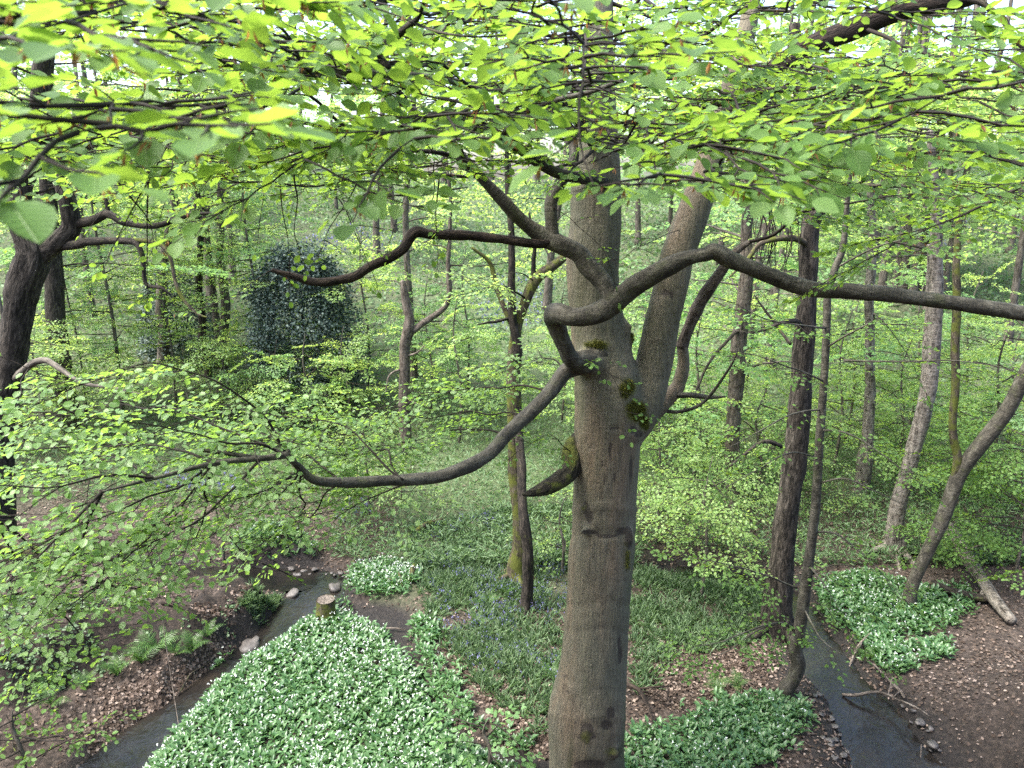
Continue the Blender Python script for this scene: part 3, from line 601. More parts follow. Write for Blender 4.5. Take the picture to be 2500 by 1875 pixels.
limb([(710, 1115, 5.35), (703, 1090, 5.35), (724, 1070, 5.3)], [9, 7, 3]); limb([(641, 1119, 5.2), (560, 1108, 5.15), (490, 1098, 5.1)], [12, 11, 8])
limb([(1420, 1092, 7.65), (1398, 1105, 7.55), (1388, 1150, 7.4), (1360, 1178, 7.3), (1325, 1195, 7.2), (1298, 1203, 7.15), (1276, 1207, 7.1)], [74, 64, 54, 46, 36, 24, 8], 'bark_stub', rough=.3)
limb([(1664, 850, 8.15), (1678, 810, 8.15), (1704, 749, 8.1), (1734, 700, 8.0), (1765, 655, 7.95), (1790, 620, 7.9), (1830, 590, 7.9)], [32, 31, 30, 27, 25, 20, 12], 'bark_brown', rough=.2, freq=10)
limb([(1640, 965, 8.05), (1690, 965, 7.95), (1735, 970, 7.9), (1770, 968, 7.85)], [16, 13, 10, 5])
limb([(1610, 1000, 8.0), (1660, 1005, 7.9), (1720, 980, 7.7), (1780, 900, 7.5), (1800, 860, 7.4)], [10, 9, 8, 6, 3])
# upper limbs
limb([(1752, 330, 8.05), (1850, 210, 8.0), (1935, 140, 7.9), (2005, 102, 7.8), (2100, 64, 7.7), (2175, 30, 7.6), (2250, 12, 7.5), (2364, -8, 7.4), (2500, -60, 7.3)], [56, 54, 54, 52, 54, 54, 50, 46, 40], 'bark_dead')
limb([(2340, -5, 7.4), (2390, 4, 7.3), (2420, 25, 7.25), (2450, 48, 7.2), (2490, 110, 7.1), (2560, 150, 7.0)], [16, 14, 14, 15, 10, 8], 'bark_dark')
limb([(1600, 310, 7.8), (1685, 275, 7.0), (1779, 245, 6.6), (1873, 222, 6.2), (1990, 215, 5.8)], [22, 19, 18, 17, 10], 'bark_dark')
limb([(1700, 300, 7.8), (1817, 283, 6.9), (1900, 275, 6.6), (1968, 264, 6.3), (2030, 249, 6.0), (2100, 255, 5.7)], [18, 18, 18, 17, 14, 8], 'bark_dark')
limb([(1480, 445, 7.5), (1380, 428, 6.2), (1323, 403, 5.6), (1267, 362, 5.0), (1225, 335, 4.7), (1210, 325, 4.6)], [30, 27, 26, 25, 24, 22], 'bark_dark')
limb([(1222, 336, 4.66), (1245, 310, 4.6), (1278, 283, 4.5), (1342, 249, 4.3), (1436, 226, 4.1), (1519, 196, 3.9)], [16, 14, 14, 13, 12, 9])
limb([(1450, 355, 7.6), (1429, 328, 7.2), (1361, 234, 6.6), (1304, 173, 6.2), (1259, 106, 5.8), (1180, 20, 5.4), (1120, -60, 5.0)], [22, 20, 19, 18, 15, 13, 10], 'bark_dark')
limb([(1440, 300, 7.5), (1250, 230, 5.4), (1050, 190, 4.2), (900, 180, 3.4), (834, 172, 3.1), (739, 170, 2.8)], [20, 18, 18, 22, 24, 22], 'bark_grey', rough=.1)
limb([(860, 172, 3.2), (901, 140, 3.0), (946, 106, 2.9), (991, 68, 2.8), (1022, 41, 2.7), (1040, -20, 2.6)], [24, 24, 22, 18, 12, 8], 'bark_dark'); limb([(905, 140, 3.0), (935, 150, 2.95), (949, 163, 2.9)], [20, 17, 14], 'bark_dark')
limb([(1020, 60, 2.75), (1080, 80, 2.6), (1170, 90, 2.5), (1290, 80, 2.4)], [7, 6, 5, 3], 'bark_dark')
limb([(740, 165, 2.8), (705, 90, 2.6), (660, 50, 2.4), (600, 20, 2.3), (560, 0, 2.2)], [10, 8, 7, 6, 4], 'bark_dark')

# leafy boughs of the crown, from the trunk out over the slope where the camera stands
F = Foliage(); F2 = Foliage(); BOUGHS = []
def bough(ctrl, r0, T, every, leaf, scale=(.8, 1.2), start=.3, keep=1.0, mat='twig', r1=.0025, fol=None, **kw):
    p = PP(ctrl); pts = branch(BEECH, p, r1 + (r0 - r1) * (1 - np.linspace(0, 1, len(p))) ** 1.7, M[mat], 6, 8, .1, .15, name='bough')
    dress(fol or F, pts, T, every, leaf, scale, start, keep, **kw); BOUGHS.append((LAST[-1], pts))
LF = .066
near = [
 [(1430, 330, 7.6), (1250, 200, 5.5), (1000, 110, 3.6), (760, 60, 2.4), (450, 40, 1.6), (120, 60, 1.15)],
 [(1380, 426, 7.4), (1210, 332, 5.6), (960, 300, 4.0), (640, 235, 2.6), (400, 205, 1.7), (190, 200, 1.1)],
 [(1440, 150, 7.6), (1200, 40, 5), (900, -20, 3), (600, -30, 2.0), (300, -20, 1.4)],
 [(1440, 200, 7.6), (1150, 180, 5.0), (820, 190, 3.2), (560, 150, 2.4), (300, 130, 1.9), (0, 140, 1.5)],
 [(1440, 250, 7.6), (1350, 180, 5), (1280, 120, 3.2), (1180, 100, 2.3), (1050, 110, 1.7)],
 [(1440, 250, 7.4), (1420, 180, 5), (1450, 120, 3), (1500, 90, 2.1), (1580, 70, 1.7)],
 [(1460, 300, 7.4), (1500, 330, 5), (1540, 330, 3.4), (1570, 360, 2.5), (1585, 390, 2.0)],
 [(1460, 280, 7.4), (1300, 240, 4.5), (1150, 230, 3), (1000, 230, 2.3), (850, 250, 1.9)],
 [(1500, 340, 7.5), (1650, 330, 5), (1800, 320, 3.4), (1950, 330, 2.5), (2120, 330, 2.0)],
 [(1500, 100, 7.5), (1650, 40, 5), (1800, 20, 3.6), (2000, 50, 2.8), (2200, 60, 2.3)],
 [(1500, 340, 7.5), (1600, 310, 5), (1680, 330, 3.6), (1750, 350, 2.8), (1800, 370, 2.3)],
 [(1720, 420, 7.8), (1850, 330, 5.5), (2000, 310, 4), (2200, 300, 3.1), (2480, 290, 2.5)],
]
for c in near: bough(c, .016, TS, .13, LF, (.85, 1.25), .34, .95, spread=(25, 75), r1=.0018)
mid = [
 [(1135, 392, 6.5), (900, 350, 5), (600, 330, 3.6), (300, 330, 2.6), (0, 300, 2.1)],
 [(1135, 392, 6.6), (850, 415, 5.4), (520, 420, 4.4), (200, 410, 3.6), (-80, 400, 3.0)],
 [(1080, 330, 6.4), (800, 300, 5), (520, 290, 4.2), (260, 300, 3.6), (0, 330, 3.2)],
 [(1000, 260, 6.3), (760, 200, 5), (480, 210, 4), (200, 230, 3.3), (-60, 230, 2.8)],
 [(1000, 260, 6.3), (800, 120, 4.8), (560, 80, 3.8), (260, 90, 3.1), (-20, 70, 2.6)],
 [(1172, 430, 6.8), (1000, 465, 6.2), (760, 480, 5.4), (520, 500, 4.8), (330, 510, 4.4)],
 [(1460, 280, 7.4), (1250, 300, 5), (1100, 330, 3.8), (980, 350, 3.2), (800, 370, 2.8)],
 [(1460, 200, 7.6), (1300, 60, 5.4), (1150, 20, 4.2), (960, 30, 3.4), (740, 20, 2.8)],
 [(1500, 300, 7.5), (1700, 260, 5.5), (1900, 230, 4.2), (2150, 210, 3.4), (2400, 190, 2.9)],
 [(1500, 200, 7.5), (1700, 120, 5.5), (1900, 100, 4.2), (2100, 130, 3.4), (2350, 170, 2.9)],
 [(1720, 420, 7.8), (1900, 370, 6), (2080, 350, 4.6), (2300, 370, 3.6), (2560, 380, 3)],
 [(1740, 380, 7.8), (1950, 420, 6.5), (2150, 420, 5.5), (2350, 400, 4.6), (2560, 420, 4)],
 [(1740, 380, 7.8), (1900, 280, 6.5), (2100, 240, 5.6), (2300, 250, 5), (2560, 240, 4.4)],
 [(1780, 300, 8), (1950, 180, 6.5), (2120, 160, 5.4), (2300, 180, 4.6), (2540, 210, 4)],
 [(1500, 100, 7.6), (1600, 120, 6), (1720, 170, 4.8), (1850, 190, 4.0), (2000, 180, 3.5)],
 [(1500, 340, 7.5), (1560, 290, 5.6), (1660, 260, 4.6), (1760, 270, 4), (1900, 280, 3.5)],
 [(1460, 350, 7.6), (1320, 390, 6.2), (1180, 400, 5.2), (1040, 410, 4.5), (900, 430, 4.0)],
 [(1460, 120, 7.6), (1380, 60, 6), (1300, 130, 5), (1200, 180, 4.4), (1080, 210, 4)],
]
for c in mid: bough(c, .018, TM, .165, LF, (.75, 1.15), .2, .95, spread=(30, 75), r1=.002)
upper = [
 [(1465, 100, 7.8), (1250, 60, 7.6), (1000, 80, 7.2), (760, 120, 6.8), (500, 160, 6.4)],
 [(1465, 50, 7.8), (1300, -20, 7), (1100, -10, 6.4), (850, 20, 5.8), (560, 30, 5.4)],
 [(1465, 0, 7.8), (1600, 10, 7.6), (1750, 60, 7.2), (1900, 130, 7), (2050, 170, 6.6)],
 [(1790, 200, 8.1), (1950, 260, 8.2), (2150, 330, 8), (2330, 360, 7.6), (2500, 360, 7.2)],
 [(1465, 200, 7.8), (1560, 200, 7), (1650, 220, 6.4), (1760, 230, 5.8), (1880, 240, 5.2)],
 [(1465, 230, 7.8), (1340, 250, 8.4), (1200, 280, 8.6), (1050, 330, 8.6), (900, 380, 8.4)],
 [(2100, 64, 7.7), (2200, 120, 7.2), (2320, 180, 6.8), (2450, 230, 6.4), (2560, 260, 6)],
 [(1135, 392, 6.5), (1000, 360, 6.6), (820, 360, 6.4), (640, 380, 6.0), (420, 400, 5.6)],
 [(1830, 590, 7.9), (1950, 560, 7.4), (2100, 540, 7), (2300, 520, 6.5), (2520, 500, 6)],
 [(2560, 400, 5.5), (2420, 480, 5.6), (2300, 540, 5.7), (2200, 590, 5.8)],
]
for c in upper: bough(c, .022, TL, .24, LF, (.75, 1.15), .18, .9, spread=(30, 75))
lowb = [
 [(1342, 957, 7.05), (1200, 935, 7.5), (1050, 965, 7.5), (900, 1010, 7.0), (760, 1050, 6.4)],
 [(1285, 1017, 6.9), (1150, 1000, 7.4), (1000, 1040, 7.2), (820, 1090, 6.4)],
 [(1240, 1059, 6.8), (1100, 1060, 7.2), (950, 1090, 6.9), (850, 1110, 6.4)],
 [(1380, 908, 7.2), (1330, 870, 7.4), (1230, 890, 7.7), (1120, 920, 7.6)],
 [(520, 1130, 5), (430, 1230, 4.9), (330, 1330, 4.8), (200, 1420, 4.7)],
 [(250, 1200, 4.4), (200, 1300, 4.5), (100, 1380, 4.5), (-20, 1400, 4.4)],
 [(735, 1145, 5.4), (700, 1200, 5.6), (620, 1280, 5.8), (520, 1330, 5.8)],
 [(833, 1178, 5.6), (760, 1230, 5.9), (690, 1290, 6.1)],
 [(701, 1111, 5.4), (640, 1050, 5.2), (560, 1010, 5), (430, 985, 4.8), (250, 960, 4.6), (60, 930, 4.4)],
 [(701, 1111, 5.4), (560, 1080, 5), (400, 1060, 4.7), (200, 1060, 4.4), (0, 1060, 4.2)],
 [(528, 1130, 5), (350, 1200, 4.6), (180, 1250, 4.3), (0, 1290, 4.1)],
 [(641, 1119, 5.2), (520, 1200, 4.9), (380, 1280, 4.6), (220, 1340, 4.4), (60, 1400, 4.2)],
 [(735, 1145, 5.4), (650, 1210, 5.2), (540, 1260, 5.0)],
 [(1059, 1168, 6.1), (930, 1220, 6), (830, 1260, 5.9)],
 [(701, 1111, 5.4), (480, 1010, 5.8), (300, 1000, 6), (100, 1010, 6.2)],
 [(377, 1168, 4.6), (150, 1150, 4.2), (-50, 1160, 4)],
 [(984, 1172, 5.9), (850, 1080, 6), (700, 1010, 6.2), (560, 980, 6.4)],
 [(250, 1200, 4.4), (120, 1330, 4.1), (-40, 1430, 3.8)],
 [(60, 1400, 4.6), (150, 1480, 4.9), (230, 1540, 5.2)],
 [(380, 1280, 4.8), (300, 1380, 5.2), (220, 1470, 5.5), (160, 1560, 5.8)],
 [(528, 1130, 5.0), (500, 1260, 5.4), (450, 1350, 5.7), (380, 1420, 5.9)],
 [(735, 1145, 5.5), (760, 1220, 6.2), (740, 1290, 6.6), (680, 1350, 6.8)],
 [(-60, 1210, 4.6), (20, 1330, 5.0), (130, 1400, 5.3), (240, 1420, 5.5)],
 [(0, 1290, 4.4), (60, 1420, 4.7), (40, 1530, 5.0), (100, 1600, 5.2)],
 [(200, 1420, 4.8), (300, 1460, 5.3), (400, 1490, 5.6)],
 [(377, 1168, 4.7), (250, 1120, 5.0), (100, 1150, 5.2), (-60, 1210, 5.2)],
 [(833, 1178, 5.7), (700, 1060, 6.2), (560, 1050, 6.3), (420, 1080, 6.3)],
 [(984, 1172, 6.0), (900, 1110, 6.6), (800, 1060, 6.9), (680, 1040, 7.0)],
 [(528, 1130, 5), (330, 1100, 5.2), (120, 1100, 5.3), (-60, 1120, 5.4)],
]
for c in lowb: bough(c, .011, TMs, .115, .058, (.75, 1.25), .08, 1.0, spread=(35, 80), down=.10, fol=F2)
bough([(377, 1300, 4.6), (230, 1440, 4.4), (90, 1520, 4.3)], .006, TS, .24, .06, (.9, 1.3), .2, .8)
bough([(560, 1310, 5.0), (600, 1350, 5.1), (640, 1370, 5.2)], .005, TS, .25, .05, (.9, 1.3), .2, .8)
bough([(1400, 1105, 7.5), (1360, 1090, 7.2), (1310, 1100, 7.0), (1260, 1130, 6.9)], .006, TS, .14, .055, (.8, 1.1), .15, .9)
# the small sprig that hangs before the trunk, and thin twigs with few leaves
bough([(1430, 885, 7.1), (1480, 915, 6.9), (1505, 960, 6.85), (1508, 1000, 6.8)], .004, TS, .16, .055, (.7, .9), .25, .45)
bough([(1380, 876, 7.0), (1420, 870, 6.8), (1460, 870, 6.7)], .004, TS, .2, .055, (.6, .8), .3, .4)
bough([(1346, 500, 6.8), (1400, 560, 6.7), (1450, 620, 6.7), (1470, 680, 6.7)], .004, TS, .3, .055, (.6, .9), .3, .4)
bough([(1660, 560, 7.8), (1580, 610, 7.2), (1540, 640, 7), (1500, 620, 6.8)], .004, TS, .3, .055, (.6, .9), .3, .4)
bough([(664, 659, 6.2), (560, 700, 5.8), (480, 710, 5.4)], .004, TS, .35, .06, (.7, .9), .4, .4)
for k in range(22):                  # thin bare drooping twigs under the canopy
    u0, v0, y0 = rng.uniform(150, 1150), rng.uniform(240, 430), rng.uniform(4.2, 6.4); du = rng.uniform(-260, 160); dv = rng.uniform(110, 280)
    p = PP([(u0, v0, y0), (u0 + du * .35, v0 + dv * .25, y0), (u0 + du * .7, v0 + dv * .6, y0 + .1), (u0 + du, v0 + dv, y0 + .2)]); bp = branch(BEECH, p, [.006, .005, .0035, .0018], M['twig'], 5, 6, .1, .12)
    dress(F, bp, TS, .5, .05, (.6, .9), .3, .4, tip=True)
def near_stem(p): a, b_, c_ = project(p); return (a > 1370) & (a < 1550) & (b_ < 480) & (c_ > 5.2) & (c_ < 7.9) & (vnoise(p * 3, 88) < .45)
pos, d, nn, sz = F.arrays()
nn = unit(nn); zc = project(pos)[2]; u_, v_, _ = project(pos + d * sz[:, None] * .5)
cl_ = vnoise(pos * np.array([1.7, 1.7, 3.5]), 61) + .5 * vnoise(pos * 4.5, 62)
hole = (v_ < 620) & (cl_ < -.6) & (zc > 1.8)
hole |= (u_ > 1385) & (u_ < 1535) & (v_ > 60) & (v_ < 470) & (zc < 7.4) & (rng.random(len(zc)) < .5)
ok = (zc > .72) & ~hole; pos, d, nn, sz, zc, u_, v_ = (a[ok] for a in (pos, d, nn, sz, zc, u_, v_))
nearf = zc < 1.7; nn[nearf] = unit(nn[nearf] * np.array([.35, .35, 1]) + [0, 0, .9]); d[nearf] = unit(d[nearf] * np.array([1, 1, .45]))
inview = (u_ > 20) & (u_ < 2480) & (v_ > 15) & (v_ < 1860)
order = np.argsort(np.where(inview, -sz / zc, 0)); big = order[:300]; rest = np.ones(len(pos), bool); rest[big] = False
g = Geo(); m = rest & (zc < 3.6); leaves_geo(g, LEAF0, pos[m], d[m], nn[m], sz[m]); m = rest & (zc >= 3.6); leaves_geo(g, LEAF1, pos[m], d[m], nn[m], sz[m])
obj('foliage', g.mesh('foliage', beech_base, False), M['leaf'], BEECH, 'stuff'); F.twigs(BEECH, M['twig'], drop=near_stem)
F2.build(BEECH, LEAF1, M['leaf_low'], M['twig'], 'low_foliage')
LM = []
for k in range(10):                  # ten leaf shapes for the three hundred nearest leaves
    r = np.random.default_rng(k); V0, polys = LEAF0; V1 = V0.copy(); V1[:, 1] *= r.uniform(.9, 1.12); V1[:, 2] = V1[:, 2] * r.uniform(.4, 1.6) - r.uniform(-.05, .2) * V1[:, 0] ** 2 + .03 * np.sin(V1[:, 0] * 9 + k) * np.abs(V1[:, 1]) * 2
    g = Geo(); g.add(V1, np.concatenate(polys), np.array([len(p) for p in polys]), V1, np.full(len(V1), r.random())); LM.append(g.mesh('leaf', smooth=True)); LM[-1].materials.append(M['leaf'])
for k in big:
    x = Vector(d[k]).normalized(); z = Vector(nn[k]); y = z.cross(x).normalized(); z = x.cross(y)
    o = bpy.data.objects.new('leaf', LM[int(rng.integers(10))]); COL.objects.link(o); o.parent = min(BOUGHS, key=lambda q: np.min(((q[1] - pos[k]) ** 2).sum(1)))[0]
    mw = Matrix((( x.x, y.x, z.x, 0), (x.y, y.y, z.y, 0), (x.z, y.z, z.z, 0), (0, 0, 0, 1))) @ Matrix.Scale(float(sz[k]), 4)
    mw.translation = Vector(pos[k] - beech_base); o.matrix_local = mw
# reddish bud scales hanging at the bases of near leaves
m = np.where((zc < 5.5) & (rng.random(len(zc)) < .30))[0]; k = len(m)
for_d = unit(np.c_[rng.normal(0, .35, k), rng.normal(0, .35, k), np.full(k, -1.)])
g = Geo()
for q in range(2): leaves_geo(g, LEAF2, pos[m] + rng.normal(0, .003, (k, 3)), unit(for_d + rng.normal(0, .25, (k, 3))), unit(rng.normal(0, 1, (k, 3))), rng.uniform(.018, .034, k), wscale=.28)
obj('bud_scales', g.mesh('bud_scales', beech_base, False), M['bud'], BEECH, 'stuff')

# ------------------------------------------------------------------ the other trees
def crown(T, trunk, zlo, zhi, nb, length, tmpl, every, leaf, lmat, keep=.9, scale=(.8, 1.2), rise=.25, rb=.03, bmat='bark_dark', shape=LEAF2, az=None, tmat='twig', start=.2, tmin=.003, down=.05, sides=5, named=True, fol=None):
    Fo = fol or Foliage(); o = base_of(T)
    for k in range(nb):
        z = zlo + (zhi - zlo) * (k + rng.random()) / nb
        p = np.array([np.interp(z, trunk[:, 2], trunk[:, a]) for a in range(3)]); p[2] = z
        a = (k * 2.4 + rng.uniform(-.5, .5)) if az is None else rad(rng.uniform(*az))
        L = rng.uniform(*length); up = rise * rng.uniform(-.3, 2.0); t = np.linspace(0, 1, 6)
        pts = p + np.c_[np.cos(a + .25 * np.sin(t * 3) * rng.normal()) * t * L, np.sin(a + .3 * t * rng.normal()) * t * L, up * L * (t - .55 * t * t)]
        bp = branch(T, pts, np.linspace(rb * rng.uniform(.7, 1.2), .005, 6), M[bmat], sides, 2, .1, .10)
        dress(Fo, bp, tmpl, every, leaf, scale, start, keep, spread=(30, 80), down=down, wild=.3)
    if fol is None: Fo.build(T, shape, M[lmat], M[tmat], 'foliage', tmin=tmin)
def trunk_of(T, ctrl, wpx, mat, sides=16, rough=.10, sub=5, freq=3, gnarl=0.0, flare=.55, roots=0, toground=True, name='trunk'):
    p = PP(ctrl); r = rpx(p, wpx)
    if toground:
        b = base_of(T); p = np.r_[[b - [0, 0, .25], b + [0, 0, .12]], p] if p[0, 2] - b[2] > .3 else np.r_[[[p[0, 0], p[0, 1], b[2] - .25]], p]
        r = np.r_[[r[0]] * (len(p) - len(r)), r]
    pts = branch(T, p, r, M[mat], sides, sub, rough, gnarl, name=name, flare=flare, freq=freq)
    for k in range(roots):
        a = k * 2 * math.pi / roots + rng.uniform(-.4, .4); R = r[0] * 1.0; b = base_of(T); d = np.array([math.cos(a), math.sin(a), 0]); L = R * rng.uniform(2.2, 3.6)
        rp = [b + d * R * .55 + [0, 0, R * 1.9], b + d * R * 1.05 + [0, 0, R * .75], b + d * (R * 1.2 + L * .5) + [0, 0, R * .1], b + d * (R + L) - [0, 0, .08]]
        for q in rp[2:]: q[2] = hgt([[q[0], q[1]]])[0] + (q[2] - b[2])
        branch(T, rp, [R * .42, R * .38, R * .26, R * .1], M[mat], 8, 4, .15, name='root')
    return pts
def gtree(name, label, u, v, cat='tree', group=None): return thing(name, label, cat, G(u, v), group)
def sub(T, ctrl, wpx, mat, **kw): p = PP(ctrl); kw.setdefault('gnarl', .04); return branch(T, p, rpx(p, wpx), M[mat], kw.pop('sides', 8), 5, .12, **kw)

# left oak with two stems
oak_b = P(-40, 1190, 14.0); oak_b[2] = hgt([[oak_b[0], oak_b[1]]])[0]
T = thing('oak_tree', 'dark ridged oak at the left edge, its leaning trunk splitting into two stems', 'tree', oak_b)
tp = trunk_of(T, [(-8, 1080, 14), (6, 1000, 14), (23, 927, 14), (38, 814, 14), (57, 700, 14), (80, 632, 14), (78, 600, 14), (52, 528, 14), (52, 452, 14), (72, 396, 14), (88, 339, 14), (100, 200, 14), (113, 60, 14), (130, -120, 14)], [72, 68, 66, 68, 72, 76, 66, 58, 52, 48, 44, 40, 36, 30], 'bark_oak', 24, .15, freq=6)
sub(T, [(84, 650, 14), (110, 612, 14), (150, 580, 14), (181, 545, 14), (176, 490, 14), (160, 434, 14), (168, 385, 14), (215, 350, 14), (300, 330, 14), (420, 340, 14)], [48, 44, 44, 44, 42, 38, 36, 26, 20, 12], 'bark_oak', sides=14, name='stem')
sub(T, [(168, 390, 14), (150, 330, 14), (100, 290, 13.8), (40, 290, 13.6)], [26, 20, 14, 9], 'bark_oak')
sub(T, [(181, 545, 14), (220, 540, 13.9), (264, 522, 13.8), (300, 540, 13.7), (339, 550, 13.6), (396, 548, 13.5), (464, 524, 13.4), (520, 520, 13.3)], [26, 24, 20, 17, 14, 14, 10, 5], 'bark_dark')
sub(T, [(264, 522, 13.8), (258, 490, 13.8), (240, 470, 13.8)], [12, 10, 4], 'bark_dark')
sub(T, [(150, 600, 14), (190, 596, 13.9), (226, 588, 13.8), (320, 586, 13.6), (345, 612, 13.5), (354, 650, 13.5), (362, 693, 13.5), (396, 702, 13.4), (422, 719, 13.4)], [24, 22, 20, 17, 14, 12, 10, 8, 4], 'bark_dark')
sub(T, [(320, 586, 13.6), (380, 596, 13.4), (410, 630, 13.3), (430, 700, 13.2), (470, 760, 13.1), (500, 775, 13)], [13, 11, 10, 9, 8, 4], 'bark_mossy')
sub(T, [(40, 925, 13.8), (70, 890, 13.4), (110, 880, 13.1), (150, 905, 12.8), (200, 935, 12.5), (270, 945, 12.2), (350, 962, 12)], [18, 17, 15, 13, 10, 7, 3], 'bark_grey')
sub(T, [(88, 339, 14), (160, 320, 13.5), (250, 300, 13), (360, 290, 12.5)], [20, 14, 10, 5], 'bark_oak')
crown(T, tp, 7, 15, 12, (2, 4), TF, .7, .11, 'leaf_far', az=(-60, 60), bmat='bark_dark', rb=.035)

T = gtree('oak_tree', 'dark upright trunk just behind the forked oak at the left edge', 170, 1045)
tp = trunk_of(T, [(170, 1020, T.location.y), (160, 964, T.location.y), (151, 889, T.location.y), (136, 776, T.location.y), (132, 663, T.location.y), (120, 500, T.location.y), (110, 300, T.location.y), (120, 100, T.location.y)], [48, 46, 44, 44, 42, 38, 32, 28], 'bark_oak', 14, .08)
crown(T, tp, 5, 14, 14, (2, 4), TF, .7, .12, 'leaf_mid', bmat='bark_dark')

T = gtree('young_tree', 'slim dark trunk standing left of the evergreen holly thicket', 509, 918)
tp = trunk_of(T, [(505, 889, T.location.y), (496, 840, T.location.y), (490, 795, T.location.y), (486, 712, T.location.y), (490, 600, T.location.y), (480, 440, T.location.y), (470, 250, T.location.y)], [20, 20, 19, 18, 16, 13, 9], 'bark_dark', 10, gnarl=.08)
crown(T, tp, 4.5, 13, 12, (1.5, 3.2), TF, .6, .12, 'leaf_far')
T = gtree('young_tree', 'grey trunk half veiled by leaves, nearest the holly thicket on its left', 556, 905)
tp = trunk_of(T, [(556, 880, T.location.y), (554, 738, T.location.y), (540, 600, T.location.y), (545, 400, T.location.y), (550, 250, T.location.y)], [24, 23, 20, 15, 10], 'bark_far', 10, gnarl=.08)
crown(T, tp, 3.6, 13, 14, (1.5, 3.2), TF, .55, .12, 'leaf_mid')
T = gtree('young_tree', 'short visible stretch of trunk on the slope behind the bright left foliage', 392, 900)
tp = trunk_of(T, [(395, 860, T.location.y), (390, 738, T.location.y), (400, 640, T.location.y), (420, 480, T.location.y), (415, 300, T.location.y)], [30, 28, 24, 18, 12], 'bark_far', 10, gnarl=.1)
crown(T, tp, 6, 14, 12, (2, 3.5), TF, .6, .13, 'leaf_far')
# bright young beeches left of the holly: layered foliage
for u, v, lab, zl, zh, nb in ((300, 1010, 'young beech with bright layered foliage between the left oaks and the slim dark trunk', 1.4, 9.0, 30), (640, 960, 'young beech with light green layers just left of the holly thicket', 1.0, 6.5, 20), (60, 1110, 'low young beech with pale leaves below the leaning oak at the left edge', .6, 3.5, 14)):
    T = gtree('young_beech', lab, u, v); b = base_of(T)
    tp = branch(T, [b - [0, 0, .2], b + [.1, 0, 3], b + [-.1, .1, 6], b + [.1, 0, zh + 1.5]], [.06, .05, .035, .01], M['bark_grey'], 8, 4, .08, name='trunk')
    crown(T, tp, b[2] + zl, b[2] + zh, nb, (1.3, 2.4), TLs,   .34, .088, 'leaf_far', rise=.1, rb=.02, down=.12, tmin=.004)

# snag with a broken top
T = gtree('snag_tree', 'weathered tree with a broken bare top and one living arm curving right', 984, 1105)
y = T.location.y
trunk_of(T, [(984, 1090, y), (982, 1032, y), (984, 927, y), (982, 851, y), (993, 806, y), (995, 776, y), (987, 740, y), (984, 705, y), (980, 688, y)], [30, 28, 27, 26, 28, 24, 22, 17, 12], 'bark_brown', 14, .12, gnarl=.06)
ap = sub(T, [(990, 830, y), (1010, 808, y), (1030, 792, y), (1059, 774, y), (1085, 752, y), (1097, 720, y), (1098, 680, y), (1096, 620, y), (1100, 500, y), (1090, 380, y)], [20, 18, 17, 16, 15, 14, 13, 11, 9, 5], 'bark_brown', sides=10, name='arm')
for a, b_, c in (((984, 900, y), (950, 915, y - .3), (940, 960, y - .4)), ((990, 870, y), (1020, 860, y - .2), (1040, 840, y - .3)), ((982, 960, y), (1010, 985, y - .3), (1040, 990, y - .4))): sub(T, [a, b_, c], [6, 5, 2], 'wood_grey')
crown(T, ap, 4.6, 12, 9, (1, 2.2), TF, .55, .11, 'leaf_far')

# twin-trunked tree behind the beech, left
T = gtree('twin_tree', 'mossy-footed tree with paired stems just left of the big beech', 1262, 1415); y = T.location.y
tp = trunk_of(T, [(1262, 1380, y), (1270, 1330, y), (1268, 1250, y), (1262, 1180, y), (1258, 1145, y), (1256, 1000, y), (1254, 890, y), (1262, 800, y), (1285, 730, y), (1302, 693, y), (1323, 668, y), (1372, 632, y), (1440, 560, y), (1470, 440, y)], [42, 40, 40, 38, 36, 34, 32, 26, 25, 26, 25, 22, 18, 12], 'bark_mossy', 16, .12, roots=5)
sub(T, [(1258, 900, y), (1262, 860, y - .1), (1246, 776, y - .1), (1246, 663, y - .1), (1244, 560, y), (1236, 420, y), (1230, 280, y)], [24, 22, 20, 18, 16, 12, 7], 'bark_dark', sides=10, name='stem')
sub(T, [(1302, 693, y), (1300, 640, y), (1302, 600, y), (1290, 520, y)], [12, 11, 9, 5], 'bark_dark')
sub(T, [(1248, 790, y), (1210, 700, y + .1), (1196, 640, y + .1), (1150, 600, y)], [14, 13, 11, 6], 'bark_mossy')
sub(T, [(1246, 776, y), (1200, 790, y - .3), (1160, 795, y - .5)], [8, 7, 3], 'bark_dark')
crown(T, tp, 5.2, 9.5, 12, (1, 2.3), TLs, .45, .075, 'leaf_far', keep=.75, az=(60, 300), rb=.02)
T = gtree('slim_tree', 'slim rough-barked trunk with a mossy swollen foot left of the big beech', 1287, 1488); y = T.location.y
tp = trunk_of(T, [(1287, 1470, y), (1290, 1400, y), (1288, 1340, y), (1280, 1280, y + .1), (1276, 1240, y + .2), (1274, 1180, y + .4), (1270, 1100, y + .7), (1262, 1000, y + 1.0), (1256, 900, y + 1.1)], [30, 27, 27, 27, 26, 24, 22, 20, 16], 'bark_dark', 14, .16, roots=4, freq=6)

